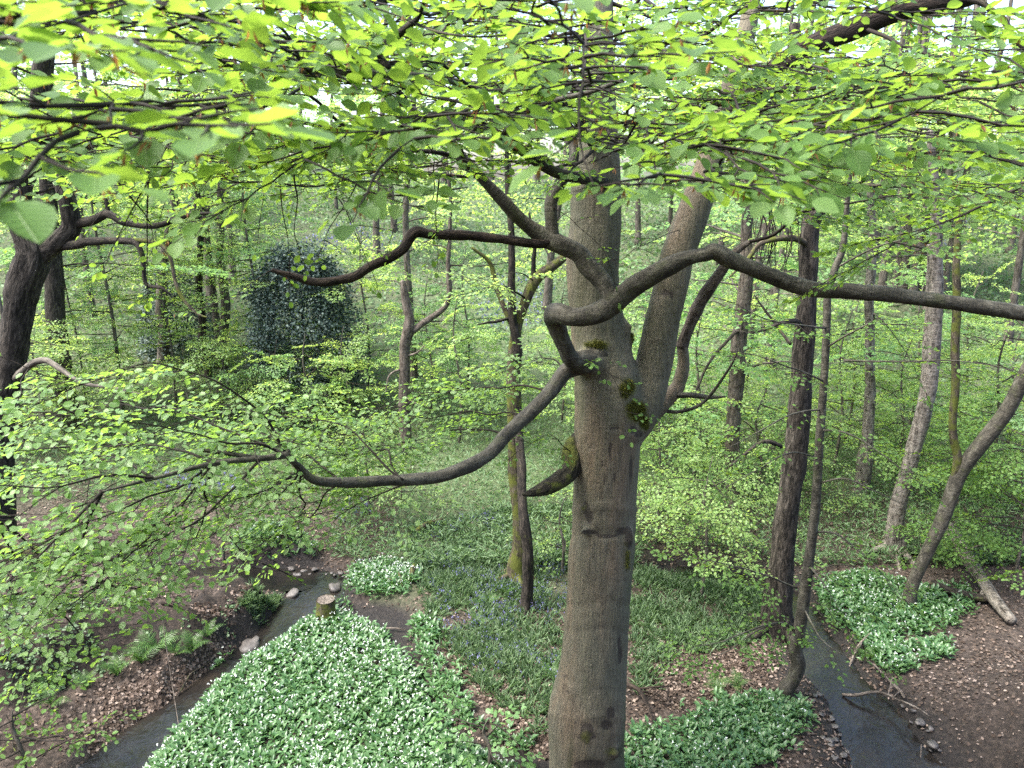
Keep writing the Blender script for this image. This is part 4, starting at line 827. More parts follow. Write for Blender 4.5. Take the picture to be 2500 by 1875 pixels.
# right oak
T = gtree('oak_tree', 'tall dark ridged oak standing by the stream right of the big beech', 1895, 1545); y = T.location.y
tp = trunk_of(T, [(1897, 1495, y), (1904, 1400, y), (1915, 1307, y), (1922, 1250, y), (1931, 1190, y), (1945, 1077, y), (1956, 927, y), (1968, 776, y), (1973, 663, y), (1976, 590, y), (1982, 540, y), (1998, 495, y), (1992, 445, y), (1972, 396, y), (1962, 330, y), (1950, 200, y), (1940, 60, y)], [66, 56, 56, 54, 54, 54, 50, 47, 44, 44, 46, 52, 44, 38, 34, 30, 26], 'bark_oak', 28, .13, roots=5, flare=.5, freq=6)
sub(T, [(2004, 485, y - .1), (2020, 480, y - .25), (2030, 490, y - .3)], [34, 26, 12], 'bark_oak', name='burl')
sub(T, [(1975, 600, y), (1940, 582, y - .2), (1892, 580, y - .4), (1850, 596, y - .5), (1820, 640, y - .6), (1780, 680, y - .6)], [20, 17, 15, 12, 9, 4], 'bark_mossy')
sub(T, [(1960, 800, y), (1935, 785, y - .3), (1900, 792, y - .5), (1860, 810, y - .6), (1835, 815, y - .7)], [14, 13, 11, 8, 4], 'bark_dark')
sub(T, [(1930, 840, y), (1900, 800, y + .3), (1870, 760, y + .4), (1840, 720, y + .5)], [8, 7, 6, 3], 'bark_dark')
sub(T, [(2000, 450, y), (2040, 455, y - .3), (2100, 460, y - .6), (2194, 462, y - .9), (2260, 455, y - 1)], [16, 13, 11, 8, 4], 'bark_dark')
sub(T, [(1906, 1090, y - .2), (1880, 1078, y - .4), (1850, 1090, y - .6), (1820, 1115, y - .7), (1790, 1140, y - .8)], [12, 10, 9, 7, 3], 'bark_dark')
for k in range(26):                  # bare hanging twigs under its lower limb
    uu = rng.uniform(1830, 1965); vv = rng.uniform(470, 580); sub(T, [(uu, vv, y - .4), (uu + rng.uniform(-25, 10), vv + 50, y - .4), (uu + rng.uniform(-45, 15), vv + rng.uniform(80, 150), y - .5)], [3.5, 2.5, 1.5], 'twig', sides=4)
crown(T, tp, 8.6, 13, 10, (1.5, 3), TF, .6, .10, 'leaf_far', az=(20, 160))
# pale trunk behind
T = gtree('ash_tree', 'brown trunk seen between the big beech and the tall dark oak', 1787, 1235); y = T.location.y
tp = trunk_of(T, [(1788, 1200, y), (1790, 1115, y), (1798, 964, y), (1806, 851, y), (1817, 700, y), (1822, 600, y), (1830, 450, y), (1836, 250, y)], [40, 37, 36, 37, 34, 28, 22, 15], 'bark_brown', 14, .1, gnarl=.08)
sub(T, [(1810, 800, y), (1780, 830, y - .3), (1740, 880, y - .5), (1700, 960, y - .7), (1668, 1000, y - .8)], [9, 8, 7, 6, 3], 'bark_dark')
crown(T, tp, 3, 12, 18, (1.5, 3), TF, .6, .11, 'leaf_mid', bmat='bark_far')
T = gtree('birch_tree', 'flaking trunk with a bulging foot just right of the slender curved sapling', 2096, 1210); y = T.location.y
tp = trunk_of(T, [(2098, 1180, y), (2107, 1115, y), (2114, 1050, y), (2121, 964, y), (2120, 814, y), (2122, 663, y), (2126, 560, y), (2120, 400, y), (2124, 250, y)], [34, 38, 28, 24, 23, 24, 20, 16, 11], 'bark_pale', 14, .12, gnarl=.05)
crown(T, tp, 4, 12, 14, (1.2, 2.6), TF, .6, .11, 'leaf_far', bmat='bark_far')
T = gtree('birch_tree', 'pale blotched trunk with splayed mossy roots right of the stream', 2186, 1350); y = T.location.y
tp = trunk_of(T, [(2186, 1300, y), (2188, 1269, y), (2200, 1210, y), (2230, 1100, y), (2256, 1002, y), (2272, 908, y), (2284, 776, y), (2286, 644, y), (2284, 500, y), (2270, 320, y)], [46, 40, 36, 34, 36, 35, 32, 30, 24, 16], 'bark_pale', 16, .12, roots=6)
sub(T, [(2240, 1040, y), (2252, 930, y + .2), (2256, 830, y + .3), (2262, 740, y + .4), (2258, 600, y + .4)], [18, 17, 16, 13, 8], 'bark_pale', name='stem')
crown(T, tp, 6, 11, 8, (1.2, 2.6), TF, .6, .10, 'leaf_far', az=(0, 180))
T = gtree('leaning_tree', 'smooth brown trunk leaning out to the right edge, its lower part mossy', 2213, 1480); y = T.location.y
tp = trunk_of(T, [(2222, 1450, y), (2239, 1401, y), (2269, 1337, y), (2299, 1273, y), (2316, 1228, y), (2345, 1153, y), (2401, 1077, y - .1), (2458, 1002, y - .2), (2505, 910, y - .3), (2560, 800, y - .4), (2600, 600, y - .4)], [28, 28, 30, 33, 33, 36, 36, 35, 33, 30, 24], 'bark_limb', 16, .06)
sub(T, [(2330, 1190, y), (2336, 1115, y), (2322, 1040, y), (2326, 927, y), (2331, 776, y), (2333, 644, y), (2340, 500, y)], [24, 20, 19, 19, 19, 18, 12], 'bark_mossy', sides=10, name='stem')
# slender curved sapling by the stream with its leafy arms
T = gtree('sapling_tree', 'slender grey sapling with a curved foot at the edge of the stream', 1915, 1695); y = T.location.y; SAP = T
tp = trunk_of(T, [(1918, 1685, y), (1938, 1657, y), (1949, 1620, y), (1942, 1582, y), (1956, 1514, y), (1971, 1401, y), (1983, 1307, y), (1990, 1250, y), (1994, 1191, y), (2002, 1059, y), (2013, 908, y), (2019, 776, y), (2021, 719, y), (2039, 655, y), (2058, 603, y), (2069, 490, y), (2077, 415, y), (2080, 300, y)], [36, 32, 34, 32, 29, 25, 23, 22, 21, 20, 19, 19, 18, 17, 15, 11, 8, 5], 'bark_limb', 14, .05, flare=.2)
Fs = Foliage()
sap = [[(1945, 1435, y), (1860, 1405, y - .3), (1770, 1380, y - .5), (1690, 1365, y - .7)], [(1940, 1540, y), (1912, 1515, y - .3), (1908, 1490, y - .4), (1880, 1450, y - .5), (1840, 1420, y - .6)], [(1938, 1540, y), (1890, 1518, y - .4), (1800, 1550, y - .7), (1750, 1570, y - .8), (1680, 1580, y - .9)],
       [(1910, 1520, y - .3), (1850, 1540, y - .5), (1780, 1590, y - .7), (1720, 1610, y - .8)], [(1990, 1300, y), (2040, 1302, y - .2), (2100, 1345, y - .4), (2140, 1382, y - .6), (2200, 1450, y - .8)], [(1985, 1400, y), (2040, 1380, y - .2), (2090, 1385, y - .3)],
       [(2015, 850, y), (2080, 812, y - .3), (2140, 780, y - .5), (2146, 765, y - .6), (2200, 830, y - .7), (2240, 900, y - .8)], [(2005, 1000, y), (1940, 1010, y - .4), (1860, 1050, y - .7), (1780, 1090, y - .9)], [(2010, 930, y), (1950, 900, y - .5), (1880, 880, y - .8), (1800, 860, y - 1.0)],
       [(2005, 1050, y), (2070, 1060, y - .5), (2150, 1110, y - .8), (2240, 1180, y - 1)], [(2018, 800, y), (1960, 800, y - .6), (1880, 780, y - .9), (1800, 740, y - 1.1)], [(1998, 1120, y), (1930, 1110, y - .5), (1850, 1150, y - .8), (1760, 1200, y - 1)], [(2040, 655, y), (2130, 610, y - .3), (2200, 590, y - .5), (2260, 600, y - .6)],
       [(2060, 880, y - .1), (2200, 880, y - .6), (2340, 878, y - .9), (2500, 905, y - 1.2)], [(2000, 1180, y), (2060, 1170, y - .3), (2130, 1200, y - .5), (2220, 1240, y - .6)], [(1975, 1380, y), (2010, 1420, y - .4), (2060, 1500, y - .6)], [(1960, 1480, y), (2000, 1560, y - .5), (2050, 1600, y - .7), (2110, 1620, y - .8)]]
for k, c in enumerate(sap):
    p = PP(c); bp = branch(T, p, np.linspace(.016, .003, len(p)), M['bark_limb'], 6, 5, .08, .03)
    dress(Fs, bp, TM, .19 if k < 12 else .36, .062, (.75, 1.15), .2, .85 if k < 4 else .75, spread=(35, 80), down=.08)
Fs.build(T, LEAF1, M['leaf'], M['twig'], 'foliage', tmin=.0015)
# young beeches around: low layered foliage
def bush(name, lab, u, v, h, nb, ln, leaf=.066, tm=TLs, mat='leaf', keep=.9, az=None, zl=.25, rb=.014, every=.26, group=None, cat='tree', lean=(0, 0)):
    T = gtree(name, lab, u, v, cat, group); b = base_of(T)
    tp = branch(T, [b - [0, 0, .2], b + [.04 + lean[0] * .3, lean[1] * .3, h * .4], b + [-.05 + lean[0] * .7, .05 + lean[1] * .7, h * .75], b + [.03 + lean[0], lean[1], h * 1.08]], [.032, .028, .02, .006], M['bark_grey'], 8, 4, .08, name='trunk')
    crown(T, tp, b[2] + h * zl, b[2] + h, nb, ln, tm, every, leaf, mat, keep, rise=.12, rb=rb, shape=LEAF1, az=az, down=.12, tmin=.0015); return T
bush('young_beech', 'thin young beech with bright flat leaf layers beside the big beech trunk', 1711, 1455, 2.6, 11, (.8, 1.5), leaf=.062, zl=.35, mat='leaf_far')
bush('young_beech', 'young beech spreading pale leaf layers behind the fork of the big beech', 1600, 1330, 3.6, 15, (.9, 1.7), mat='leaf_far', leaf=.07)
bush('young_beech', 'leafy young beech at the right edge above the fallen log', 2470, 1430, 3.2, 16, (1.0, 1.8), az=(90, 250), zl=.2, leaf=.064)
bush('young_beech', 'young beech hanging over the far stream bank below the snag', 900, 1260, 2.2, 8, (.7, 1.3), mat='leaf_far')
bush('young_beech', 'low young beech with yellow-green leaves by the garlic mound', 545, 1372, 1.5, 8, (.5, .9), leaf=.055, mat='leaf', tm=TMs)
bush('hazel_sapling', 'low sapling with broad leaves at the bottom edge left of the beech foot', 1190, 1880, .75, 6, (.25, .45), leaf=.09, tm=TS, mat='leaf_mid', every=.2)
bush('hazel_sapling', 'leafy sprig rising in the bottom left corner', 60, 1905, 1.0, 9, (.5, .9), leaf=.075, tm=TS, mat='leaf', every=.2)
bush('young_beech', 'pale young beech just right of the twin-stemmed tree', 1370, 1400, 1.5, 7, (.4, .8), leaf=.06, mat='leaf_far', tm=TMs)
for u, v, h, nb, lab, mt in ((1480, 1130, 4.5, 14, 'thin young tree on the slope seen through the right fork of the beech', 'leaf_far'), (1690, 1180, 4.5, 15, 'small layered tree behind the beech and left of the brown trunk', 'leaf_mid'), (2030, 1160, 4, 14, 'small layered tree on the slope behind the slender sapling', 'leaf_far'), (2400, 1200, 4, 14, 'small bright tree behind the leaning trunk at right', 'leaf_far'), (1120, 1080, 4, 12, 'small airy tree on the bluebell slope right of the snag', 'leaf_far'), (760, 1080, 3, 12, 'small pale tree before the foot of the holly thicket', 'leaf_far'), (900, 960, 5, 12, 'airy yellow-green tree on the slope between holly and snag', 'leaf_far'), (2210, 1080, 5, 12, 'bushy small tree behind the pale blotched trunk', 'leaf_mid')):
    T = gtree('understorey_tree', lab, u, v); b = base_of(T); tp = branch(T, [b - [0, 0, .2], b + [.1, 0, h * .4], b + [-.1, .1, h * .8], b + [.05, 0, h * 1.1]], [.045, .035, .025, .008], M['bark_grey'], 8, 4, .08, name='trunk')
    crown(T, tp, b[2] + h * .22, b[2] + h, nb, (1.0, 2.0), TF, .45, .095, mt, .9, rise=.12, rb=.018, down=.1, scale=(.6, .95))
# MORE young beeches closing the view of the slope
for u, v, h, nb, lab in ((110, 1060, 3.6, 12, 'young beech with airy leaf layers between the two oaks at left'), (210, 1010, 5.0, 14, 'young beech of pale sprays right of the second left oak'), (430, 1000, 5.2, 15, 'broad young beech with lime sprays left of the slim dark trunk'), (560, 1040, 3.0, 11, 'low wide young beech below the grey trunk beside the holly'), (690, 1050, 2.6, 11, 'low young beech hiding the left foot of the holly thicket'), (850, 1055, 3.0, 12, 'young beech with lime sprays hiding the right foot of the holly thicket'), (1050, 1010, 4.0, 12, 'young beech just right of the snag with its curving arm'), (1140, 960, 4.5, 12, 'young beech left of the twin-stemmed tree, upslope'),
                          (1370, 1030, 4.0, 11, 'young beech showing between the twin-stemmed tree and the big beech'), (1570, 1060, 4.6, 12, 'young beech filling the view under the right fork of the big beech'), (1660, 1130, 3.2, 12, 'young beech beside the brown trunk, on its left'), (1850, 1080, 4.6, 13, 'young beech between the brown trunk and the tall dark oak'), (1840, 1230, 2.6, 11, 'low young beech at the left foot of the tall dark oak'), (2060, 1090, 4.4, 12, 'young beech right of the slender sapling, upslope'), (2180, 1160, 3.4, 12, 'young beech left of the pale blotched trunk'), (2330, 1070, 4.4, 12, 'young beech behind the mossy stem of the leaning tree'), (2440, 1150, 3.8, 12, 'young beech under the arch of the leaning tree at right'), (2490, 1290, 3.0, 13, 'young beech at the right edge behind the fallen logs')):
    T = gtree('young_beech', lab, u, v); b = base_of(T); tp = branch(T, [b - [0, 0, .2], b + [.1, 0, h * .4], b + [-.1, .1, h * .8], b + [.05, 0, h * 1.1]], [.04, .032, .022, .008], M['bark_grey'], 7, 3, .08, name='trunk')
    crown(T, tp, b[2] + h * .12, b[2] + h, nb, (.9, 1.9), TLs, .36, .08, 'leaf_far' if u % 3 else 'leaf_mid', .95, rise=.15, rb=.016, down=.1, tmin=.003)
# holly thicket
T = gtree('holly_bush', 'tall dense dark evergreen holly thicket on the slope', 750, 985, 'bush'); b = base_of(T)
branch(T, [b - [0, 0, .2], b + [0, 0, 2], b + [.1, 0, 3.6]], [.09, .06, .02], M['bark_dark'], 8, 3, .1, name='trunk')
k = 30000; a = rng.uniform(0, 2 * np.pi, k); t = rng.random(k) ** .8; rr = (.45 + 1.3 * np.sqrt(np.clip(1 - (t * 1.02) ** 2.2, 0, 1))) * (1 + .45 * fbm(np.c_[np.cos(a) * 2, np.sin(a) * 2, t * 5], 77, 2)) * rng.uniform(.65, 1.12, k)
hp = b + np.c_[np.cos(a) * rr, np.sin(a) * rr, .1 + t * 4.8 + rng.normal(0, .22, k)]
out = unit(np.c_[np.cos(a), np.sin(a), rng.uniform(-.4, .6, k)]) + rng.normal(0, .5, (k, 3))
g = Geo(); leaves_geo(g, LEAF2, hp, unit(out + [0, 0, -.3]), unit(out + rng.normal(0, .7, (k, 3)) + [0, 0, .8]), rng.uniform(.07, .12, k)); obj('foliage', g.mesh('foliage', b, False), M['holly'], T, 'stuff')
# a second smaller dark shrub beyond, left
T = gtree('holly_bush', 'smaller dark evergreen shrub far behind the slim dark trunk', 440, 870, 'bush'); b = base_of(T)
branch(T, [b - [0, 0, .2], b + [0, 0, 1.5]], [.07, .02], M['bark_dark'], 6, 1, .1, name='trunk')
k = 5000; a = rng.uniform(0, 2 * np.pi, k); t = rng.random(k); rr = (.3 + 1.0 * np.sqrt(1 - t ** 2)) * rng.uniform(.7, 1.05, k); out = unit(np.c_[np.cos(a), np.sin(a), rng.uniform(-.4, .6, k)])
g = Geo(); leaves_geo(g, LEAF2, b + np.c_[np.cos(a) * rr, np.sin(a) * rr, .1 + t * 3], unit(out + rng.normal(0, .5, (k, 3))), unit(out + [0, 0, .8]), .12); obj('foliage', g.mesh('foliage', b, False), M['holly'], T, 'stuff')

# trees far up the slope
far = []
def far_tree(x, y, dia, lab, group, nb=11, mat='leaf_far', lean=0.0, zlo=4.5, hgt_=15, keep=.8, bark='bark_far', branches=True, leaf=.13):
    b = on_ground(x, y); T = thing('woodland_tree', lab, 'tree', b, group); lx, ly = lean, rng.normal(0, .3)
    tp = branch(T, [b - [0, 0, .2], b + [lx * .15, ly * .1, 2.5], b + [lx * .5 + rng.normal(0, .12), ly * .5, 6], b + [lx + rng.normal(0, .25), ly, 10.5], b + [lx * 1.4, ly, hgt_]], np.array([.62, .5, .42, .32, .16]) * dia, M[bark], 10, 4, .08, name='trunk', flare=.3)
    zt = min(b[2] + hgt_ - 1, 8.0 + (.10 if y < 55 else .2) * y)
    crown(T, tp, b[2] + zlo, zt, nb, (1.4, 3.4), TF, .5, leaf, mat, keep, rise=.4, rb=.03, bmat=bark, tmat='twig_far', tmin=.005, sides=4)
    return T
k = 0
spots = []
tries = 0
while len(spots) < 46 and tries < 4000:
    tries += 1
    y = 22 + 42 * rng.random() ** 1.15; x = rng.uniform(-.78, .78) * y
    if all((x - a) ** 2 + (y - b_) ** 2 > 5.5 for a, b_ in spots): spots.append((x, y))
MARKS = [(40, 'forked left oak'), (300, 'bright young beech'), (510, 'slim dark trunk'), (740, 'holly thicket'), (984, 'snag'), (1262, 'twin-stemmed tree'), (1460, 'big beech trunk'), (1640, 'right stem'), (1805, 'brown trunk'), (1960, 'tall dark oak'), (2120, 'bulging-footed trunk'), (2275, 'pale blotched trunk'), (2450, 'leaning tree')]
def near_mark(x, y):
    u = project(np.array([[x, y, hgt([[x, y]])[0] + 3]]))[0][0]; m = min(MARKS, key=lambda q: abs(q[0] - u)); return m[1], 'left' if u < m[0] else 'right'
KEYS = [near_mark(*q) for q in spots]
for x, y in spots:
    key = near_mark(x, y); rank = sum(1 for (a, b_), kk in zip(spots, KEYS) if kk == key and b_ < y)
    lab = '%s slope tree behind and just %s of the %s' % (('nearest', 'second nearest', 'third nearest', 'fourth nearest', 'fifth nearest', 'sixth nearest', 'seventh nearest')[min(rank, 6)], key[1], key[0])
    far_tree(x, y, rng.uniform(.16, .36), lab, 'slender trees up the far slope', nb=int(13 if y < 34 else 11), mat='leaf_far' if rng.random() < .7 else 'leaf_mid', lean=rng.normal(0, .7), zlo=rng.uniform(1.6, 4), hgt_=rng.uniform(13, 18), leaf=.12 if y < 34 else .16)
# the close row of grey trunks on the green field, upper right
for j, uu in enumerate((2186, 2204, 2226, 2250, 2262, 2150)):
    q = G(uu, 712 + 6 * (j % 3)); far_tree(q[0], q[1], .3, 'straight grey trunk in the close row on the bright green field, upper right', 'row of grey trunks on the green field', nb=5, lean=rng.normal(0, .4), zlo=7, hgt_=16, leaf=.16)
# tall backdrop of trees on the crest
for j in range(30):
    x = -62 + j * 4.3 + rng.normal(0, 1); y = rng.uniform(60, 78)
    far_tree(x, y, .4, 'pale spring tree on the crest of the wooded hill', 'trees along the crest of the hill', nb=12, zlo=1.5, hgt_=rng.uniform(12, 17), keep=1.0, leaf=.26, mat='leaf_far' if j % 3 else 'leaf_mid')

# ------------------------------------------------------------------ wild garlic, bluebells, litter
def gpoly(l): return np.array([G(*p)[:2] for p in l])
def sample(poly, n, soft=.0):
    lo, hi = poly.min(0), poly.max(0); out = []; tot = 0
    while tot < n:
        p = lo + rng.random((n * 2, 2)) * (hi - lo)
        d, _ = seg_dist(p, np.r_[poly, poly[:1]]); ins = inside(p, poly)
        sd_ = np.where(ins, d, -d) + .18 * vnoise(p * 2.5, 55) + .08 * vnoise(p * 7, 56) + rng.normal(0, .07, len(p))
        p = p[sd_ > 0]; out.append(p); tot += len(p)
        if len(p) == 0: break
    return np.concatenate(out)[:n]
def area(poly): x, y = poly.T; return abs(np.dot(x, np.roll(y, 1)) - np.dot(y, np.roll(x, 1))) / 2
GAR = [
 ('large carpet of flowering wild garlic filling the left foreground', [(300, 2000), (347, 1872), (434, 1759), (490, 1690), (547, 1635), (641, 1570), (716, 1512), (754, 1485), (811, 1470), (840, 1475), (865, 1505), (908, 1532), (946, 1568), (985, 1612), (1014, 1655), (1030, 1702), (1060, 1755), (1105, 1808), (1180, 1850), (1260, 1900), (1270, 2000)], 105, .5),
 ('strip of wild garlic along the right of the dark ditch', [(1010, 1521), (1059, 1525), (1074, 1589), (1104, 1657), (1154, 1721), (1210, 1789), (1267, 1835), (1300, 1840), (1210, 1806), (1120, 1770), (1062, 1690), (1030, 1630), (1003, 1575)], 105, .22),
 ('patch of wild garlic beyond the dark muddy hollow', [(841, 1439), (855, 1393), (927, 1371), (1003, 1382), (1029, 1408), (976, 1454), (908, 1472), (871, 1480)], 95, .5),
 ('wild garlic crowning the small mound in the far stream bend', [(558, 1325), (603, 1290), (679, 1280), (754, 1325), (770, 1360), (679, 1372), (584, 1362)], 95, .45),
 ('deep green wild garlic patch at the right foot of the big beech', [(1500, 1990), (1523, 1845), (1568, 1795), (1625, 1765), (1700, 1730), (1779, 1702), (1854, 1704), (1930, 1712), (1979, 1728), (1982, 1770), (1911, 1816), (1854, 1868), (1780, 1960)], 105, .14),
 ('broad wild garlic bed on the far side of the right stream', [(1990, 1425), (2118, 1405), (2232, 1431), (2307, 1469), (2326, 1521), (2250, 1552), (2205, 1563), (2213, 1608), (2232, 1640), (2194, 1655), (2145, 1640), (2118, 1589), (2070, 1545), (2012, 1514), (1992, 1476)], 100, .3),
 ('small clump of wild garlic standing apart right of the right stream', [(2224, 1578), (2269, 1559), (2322, 1578), (2322, 1608), (2262, 1622)], 100, .15),
 ('wild garlic scattered below the fallen log', [(2300, 1430), (2360, 1440), (2390, 1480), (2330, 1510), (2300, 1470)], 60, .2)]
def wet(xy):
    dL, wL = seg_dist(xy, ls[:, :2], ls[:, 2]); dR, wR = seg_dist(xy, rs[:, :2], rs[:, 2]); dD, wD = seg_dist(xy, dt[:, :2], dt[:, 2])
    return np.minimum.reduce([dL - wL, dR - wR, dD - wD + .05])
for lab, px, dens, fl in GAR:
    poly = gpoly(px); n = int(area(poly) * dens * 3.1); xy = sample(poly, n); xy = xy[wet(xy) > -.02 + .10 * vnoise(xy * 5, 58) + rng.normal(0, .03, len(xy))]; n = len(xy); z = hgt(xy)
    gO = np.r_[xy.mean(0), 0.0]
    K = 4; base = np.repeat(np.c_[xy, z], K, 0); a = rng.uniform(0, 2 * np.pi, n * K); el = rng.uniform(.25, 1.15, n * K)
    d = np.c_[np.cos(a) * np.cos(el), np.sin(a) * np.cos(el), np.sin(el)]; nr = np.c_[-np.cos(a) * np.sin(el), -np.sin(a) * np.sin(el), np.cos(el)] + rng.normal(0, .2, (n * K, 3))
    patch = .5 + .5 * vnoise(xy * 1.2, 66)
    sz = .105 * rng.uniform(.6, 1.3, n * K); lift = rng.uniform(.02, .10, n * K); base[:, 2] += lift
    g = Geo(); leaves_geo(g, GARL, base + d * .02, d, unit(nr), sz, np.clip(rng.random(n * K) * .75 + np.repeat(patch, K) * .25, 0, 1), wscale=rng.uniform(.9, 1.3, n * K))
    o = obj('wild_garlic', g.mesh('wild_garlic', gO, False), M['garlic'], kind='stuff', label=lab); o.location = gO
    m = rng.random(n) < .85 * fl * np.clip(.1 + 1.1 * patch + .5 * vnoise(xy * 5, 67), .08, 1.2); fx = xy[m]; k = len(fx)
    if k:
        top = np.c_[fx, z[m] + rng.uniform(.16, .25, k)]; H = 5; g = Geo()
        c = np.repeat(top, H, 0); dd = unit(rng.normal(0, 1, (k * H, 3)) + [0, 0, .55]); leaves_geo(g, LEAF2, c, dd, unit(rng.normal(0, 1, (k * H, 3)) + [0, 0, 1.0]), .024 * rng.uniform(.7, 1.25, k * H), wscale=.8)
        st = Geo(); leaves_geo(st, BLADE, np.c_[fx, z[m]], unit(top - np.c_[fx, z[m]] + [1e-4, 0, 0]), unit(rng.normal(0, 1, (k, 3))), top[:, 2] - z[m], wscale=.25)
        obj('flower_heads', g.mesh('flower_heads', gO, False), M['flower'], o, 'stuff'); obj('flower_stalks', st.mesh('flower_stalks', gO, False), M['garlic'], o, 'stuff')
GPOLY = [gpoly(px) for _, px, _, _ in GAR]
def in_garlic(xy):
    m = np.zeros(len(xy), bool)
    for p in GPOLY: m |= inside(xy, p)
    return m
# leaf litter
def scatter(n, ylo, yhi, half=.8, p=1.0):
    y = ylo + (yhi - ylo) * rng.random(n) ** p; return np.c_[rng.uniform(-half, half, n) * y * 1.0, y]
xy = scatter(80000, 7.2, 19); so, gr, mu = zones(xy); cl = .5 + .5 * fbm(xy * .9, 91, 2)
w = wet(xy); keep = (~in_garlic(xy)) & (w > .05) & (rng.random(len(xy)) < np.clip((.2 + .8 * cl) * (1 - 1.1 * so) - .5 * gr, .02, 1))
apron = gpoly([(340, 1790), (420, 1740), (470, 1690), (520, 1640), (590, 1590), (540, 1580), (450, 1625), (330, 1670), (250, 1720), (180, 1790), (240, 1850)])
ax = sample(apron, 5200); mx = sample(gpoly([(1080, 1560), (1150, 1560), (1330, 1700), (1340, 1840), (1240, 1790), (1120, 1650)]), 5200); rx = sample(gpoly([(1560, 1560), (1700, 1500), (1900, 1600), (1880, 1690), (1640, 1740), (1550, 1700)]), 4200)
tip = sample(gpoly([(470, 1480), (560, 1460), (640, 1450), (670, 1465), (600, 1500), (480, 1520)]), 1200)
xy = np.r_[xy[keep], ax, mx, rx, tip]; n = len(xy); e = .03
z0 = hgt(xy); gx = (hgt(xy + [e, 0]) - z0) / e; gy = (hgt(xy + [0, e]) - z0) / e; nr = unit(np.c_[-gx, -gy, np.ones(n)] + rng.normal(0, .33, (n, 3)))
dd = rng.normal(0, 1, (n, 3)); dd -= nr * (dd * nr).sum(1)[:, None]
g = Geo(); leaves_geo(g, LEAF2, np.c_[xy, z0 + rng.uniform(.004, .03, n)], dd, nr, .062 * rng.uniform(.45, 1.2, n), rng.random(n) ** 1.3)
obj('leaf_litter', g.mesh('leaf_litter', smooth=False), M['litter'], kind='stuff', label='fallen brown beech leaves strewn over the woodland floor')
# ivy and small herbs on the left bank and its ledge
bx = sample(gpoly([(-60, 1480), (200, 1470), (420, 1470), (600, 1475), (560, 1540), (420, 1600), (250, 1640), (100, 1700), (-60, 1740)]), 5200); bx = bx[vnoise(bx * 1.7, 95) + .6 * vnoise(bx * 5, 96) > .05]; n = len(bx)
g = Geo(); leaves_geo(g, LEAF2, np.c_[bx, hgt(bx) + rng.uniform(.01, .08, n)], unit(rng.normal(0, 1, (n, 3)) * [1, 1, .5]), unit(rng.normal(0, .5, (n, 3)) + [0, -.5, .8]), rng.uniform(.03, .075, n)); obj('bank_herbs', g.mesh('bank_herbs', smooth=False), M['grass'], kind='stuff', label='small dark herbs and ivy leaves clinging to the left earth bank')
# bluebell leaves and grass
def tufts(xy, per, ln, mat, name, lab, ws=1.0):
    n = len(xy); z = hgt(xy); b = np.repeat(np.c_[xy, z], per, 0) + rng.normal(0, .02, (n * per, 3)) * [1, 1, 0]
    a = rng.uniform(0, 2 * np.pi, n * per); el = rng.uniform(.35, 1.35, n * per); d = np.c_[np.cos(a) * np.cos(el), np.sin(a) * np.cos(el), np.sin(el)]; nr = np.c_[-np.cos(a) * np.sin(el), -np.sin(a) * np.sin(el), np.cos(el)]
    g = Geo(); leaves_geo(g, LEAF2, b, d, nr, ln * rng.uniform(.6, 1.25, n * per), wscale=.16 * ws); return obj(name, g.mesh(name, smooth=False), M[mat], kind='stuff', label=lab)
def bells(xy, name, lab, size=1.0, per=5, h=.26):
    n = len(xy); z = hgt(xy); ht = h * rng.uniform(.7, 1.2, n); g = Geo(); off = rng.normal(0, .025, (n * per, 3)) * size; off[:, 2] = rng.uniform(-.10, .02, n * per)
    c = np.repeat(np.c_[xy, z + ht], per, 0) + off; leaves_geo(g, LEAF2, c, unit(np.c_[rng.normal(0, .5, (n * per, 2)), np.full(n * per, -1.)]), unit(rng.normal(0, 1, (n * per, 3))), .034 * size * rng.uniform(.7, 1.3, n * per), wscale=.8)
    obj(name, g.mesh(name, smooth=False), M['bluebell'], kind='stuff', label=lab)
mid_big = gpoly([(1000, 1290), (1200, 1250), (1430, 1230), (1430, 1800), (1340, 1790), (1240, 1740), (1130, 1640), (1060, 1540), (1020, 1450)])
mid_poly = gpoly([(1050, 1300), (1240, 1260), (1420, 1250), (1420, 1700), (1330, 1690), (1200, 1660), (1110, 1580), (1040, 1470), (1040, 1380)])
xy = np.r_[sample(mid_big, 9000), sample(gpoly([(1540, 1400), (1720, 1400), (1880, 1460), (1850, 1560), (1650, 1600), (1560, 1720), (1540, 1600)]), 3600)]
xy = xy[(rng.random(len(xy)) < .33 + .5 * vnoise(xy * 1.1, 71) + .35 * vnoise(xy * 3.5, 72)) & ~in_garlic(xy)]
tufts(xy, 6, .19, 'grass', 'bluebell_leaves', 'strappy green bluebell leaves on the bank left and right of the big beech')
fx = np.r_[sample(mid_poly, 1500)]; fx = fx[vnoise(fx * .9, 73) + .9 * vnoise(fx * 3.2, 74) > .0]; bells(fx, 'bluebell_flowers', 'blue-violet bluebell flowers on the bank left of the big beech', per=3)
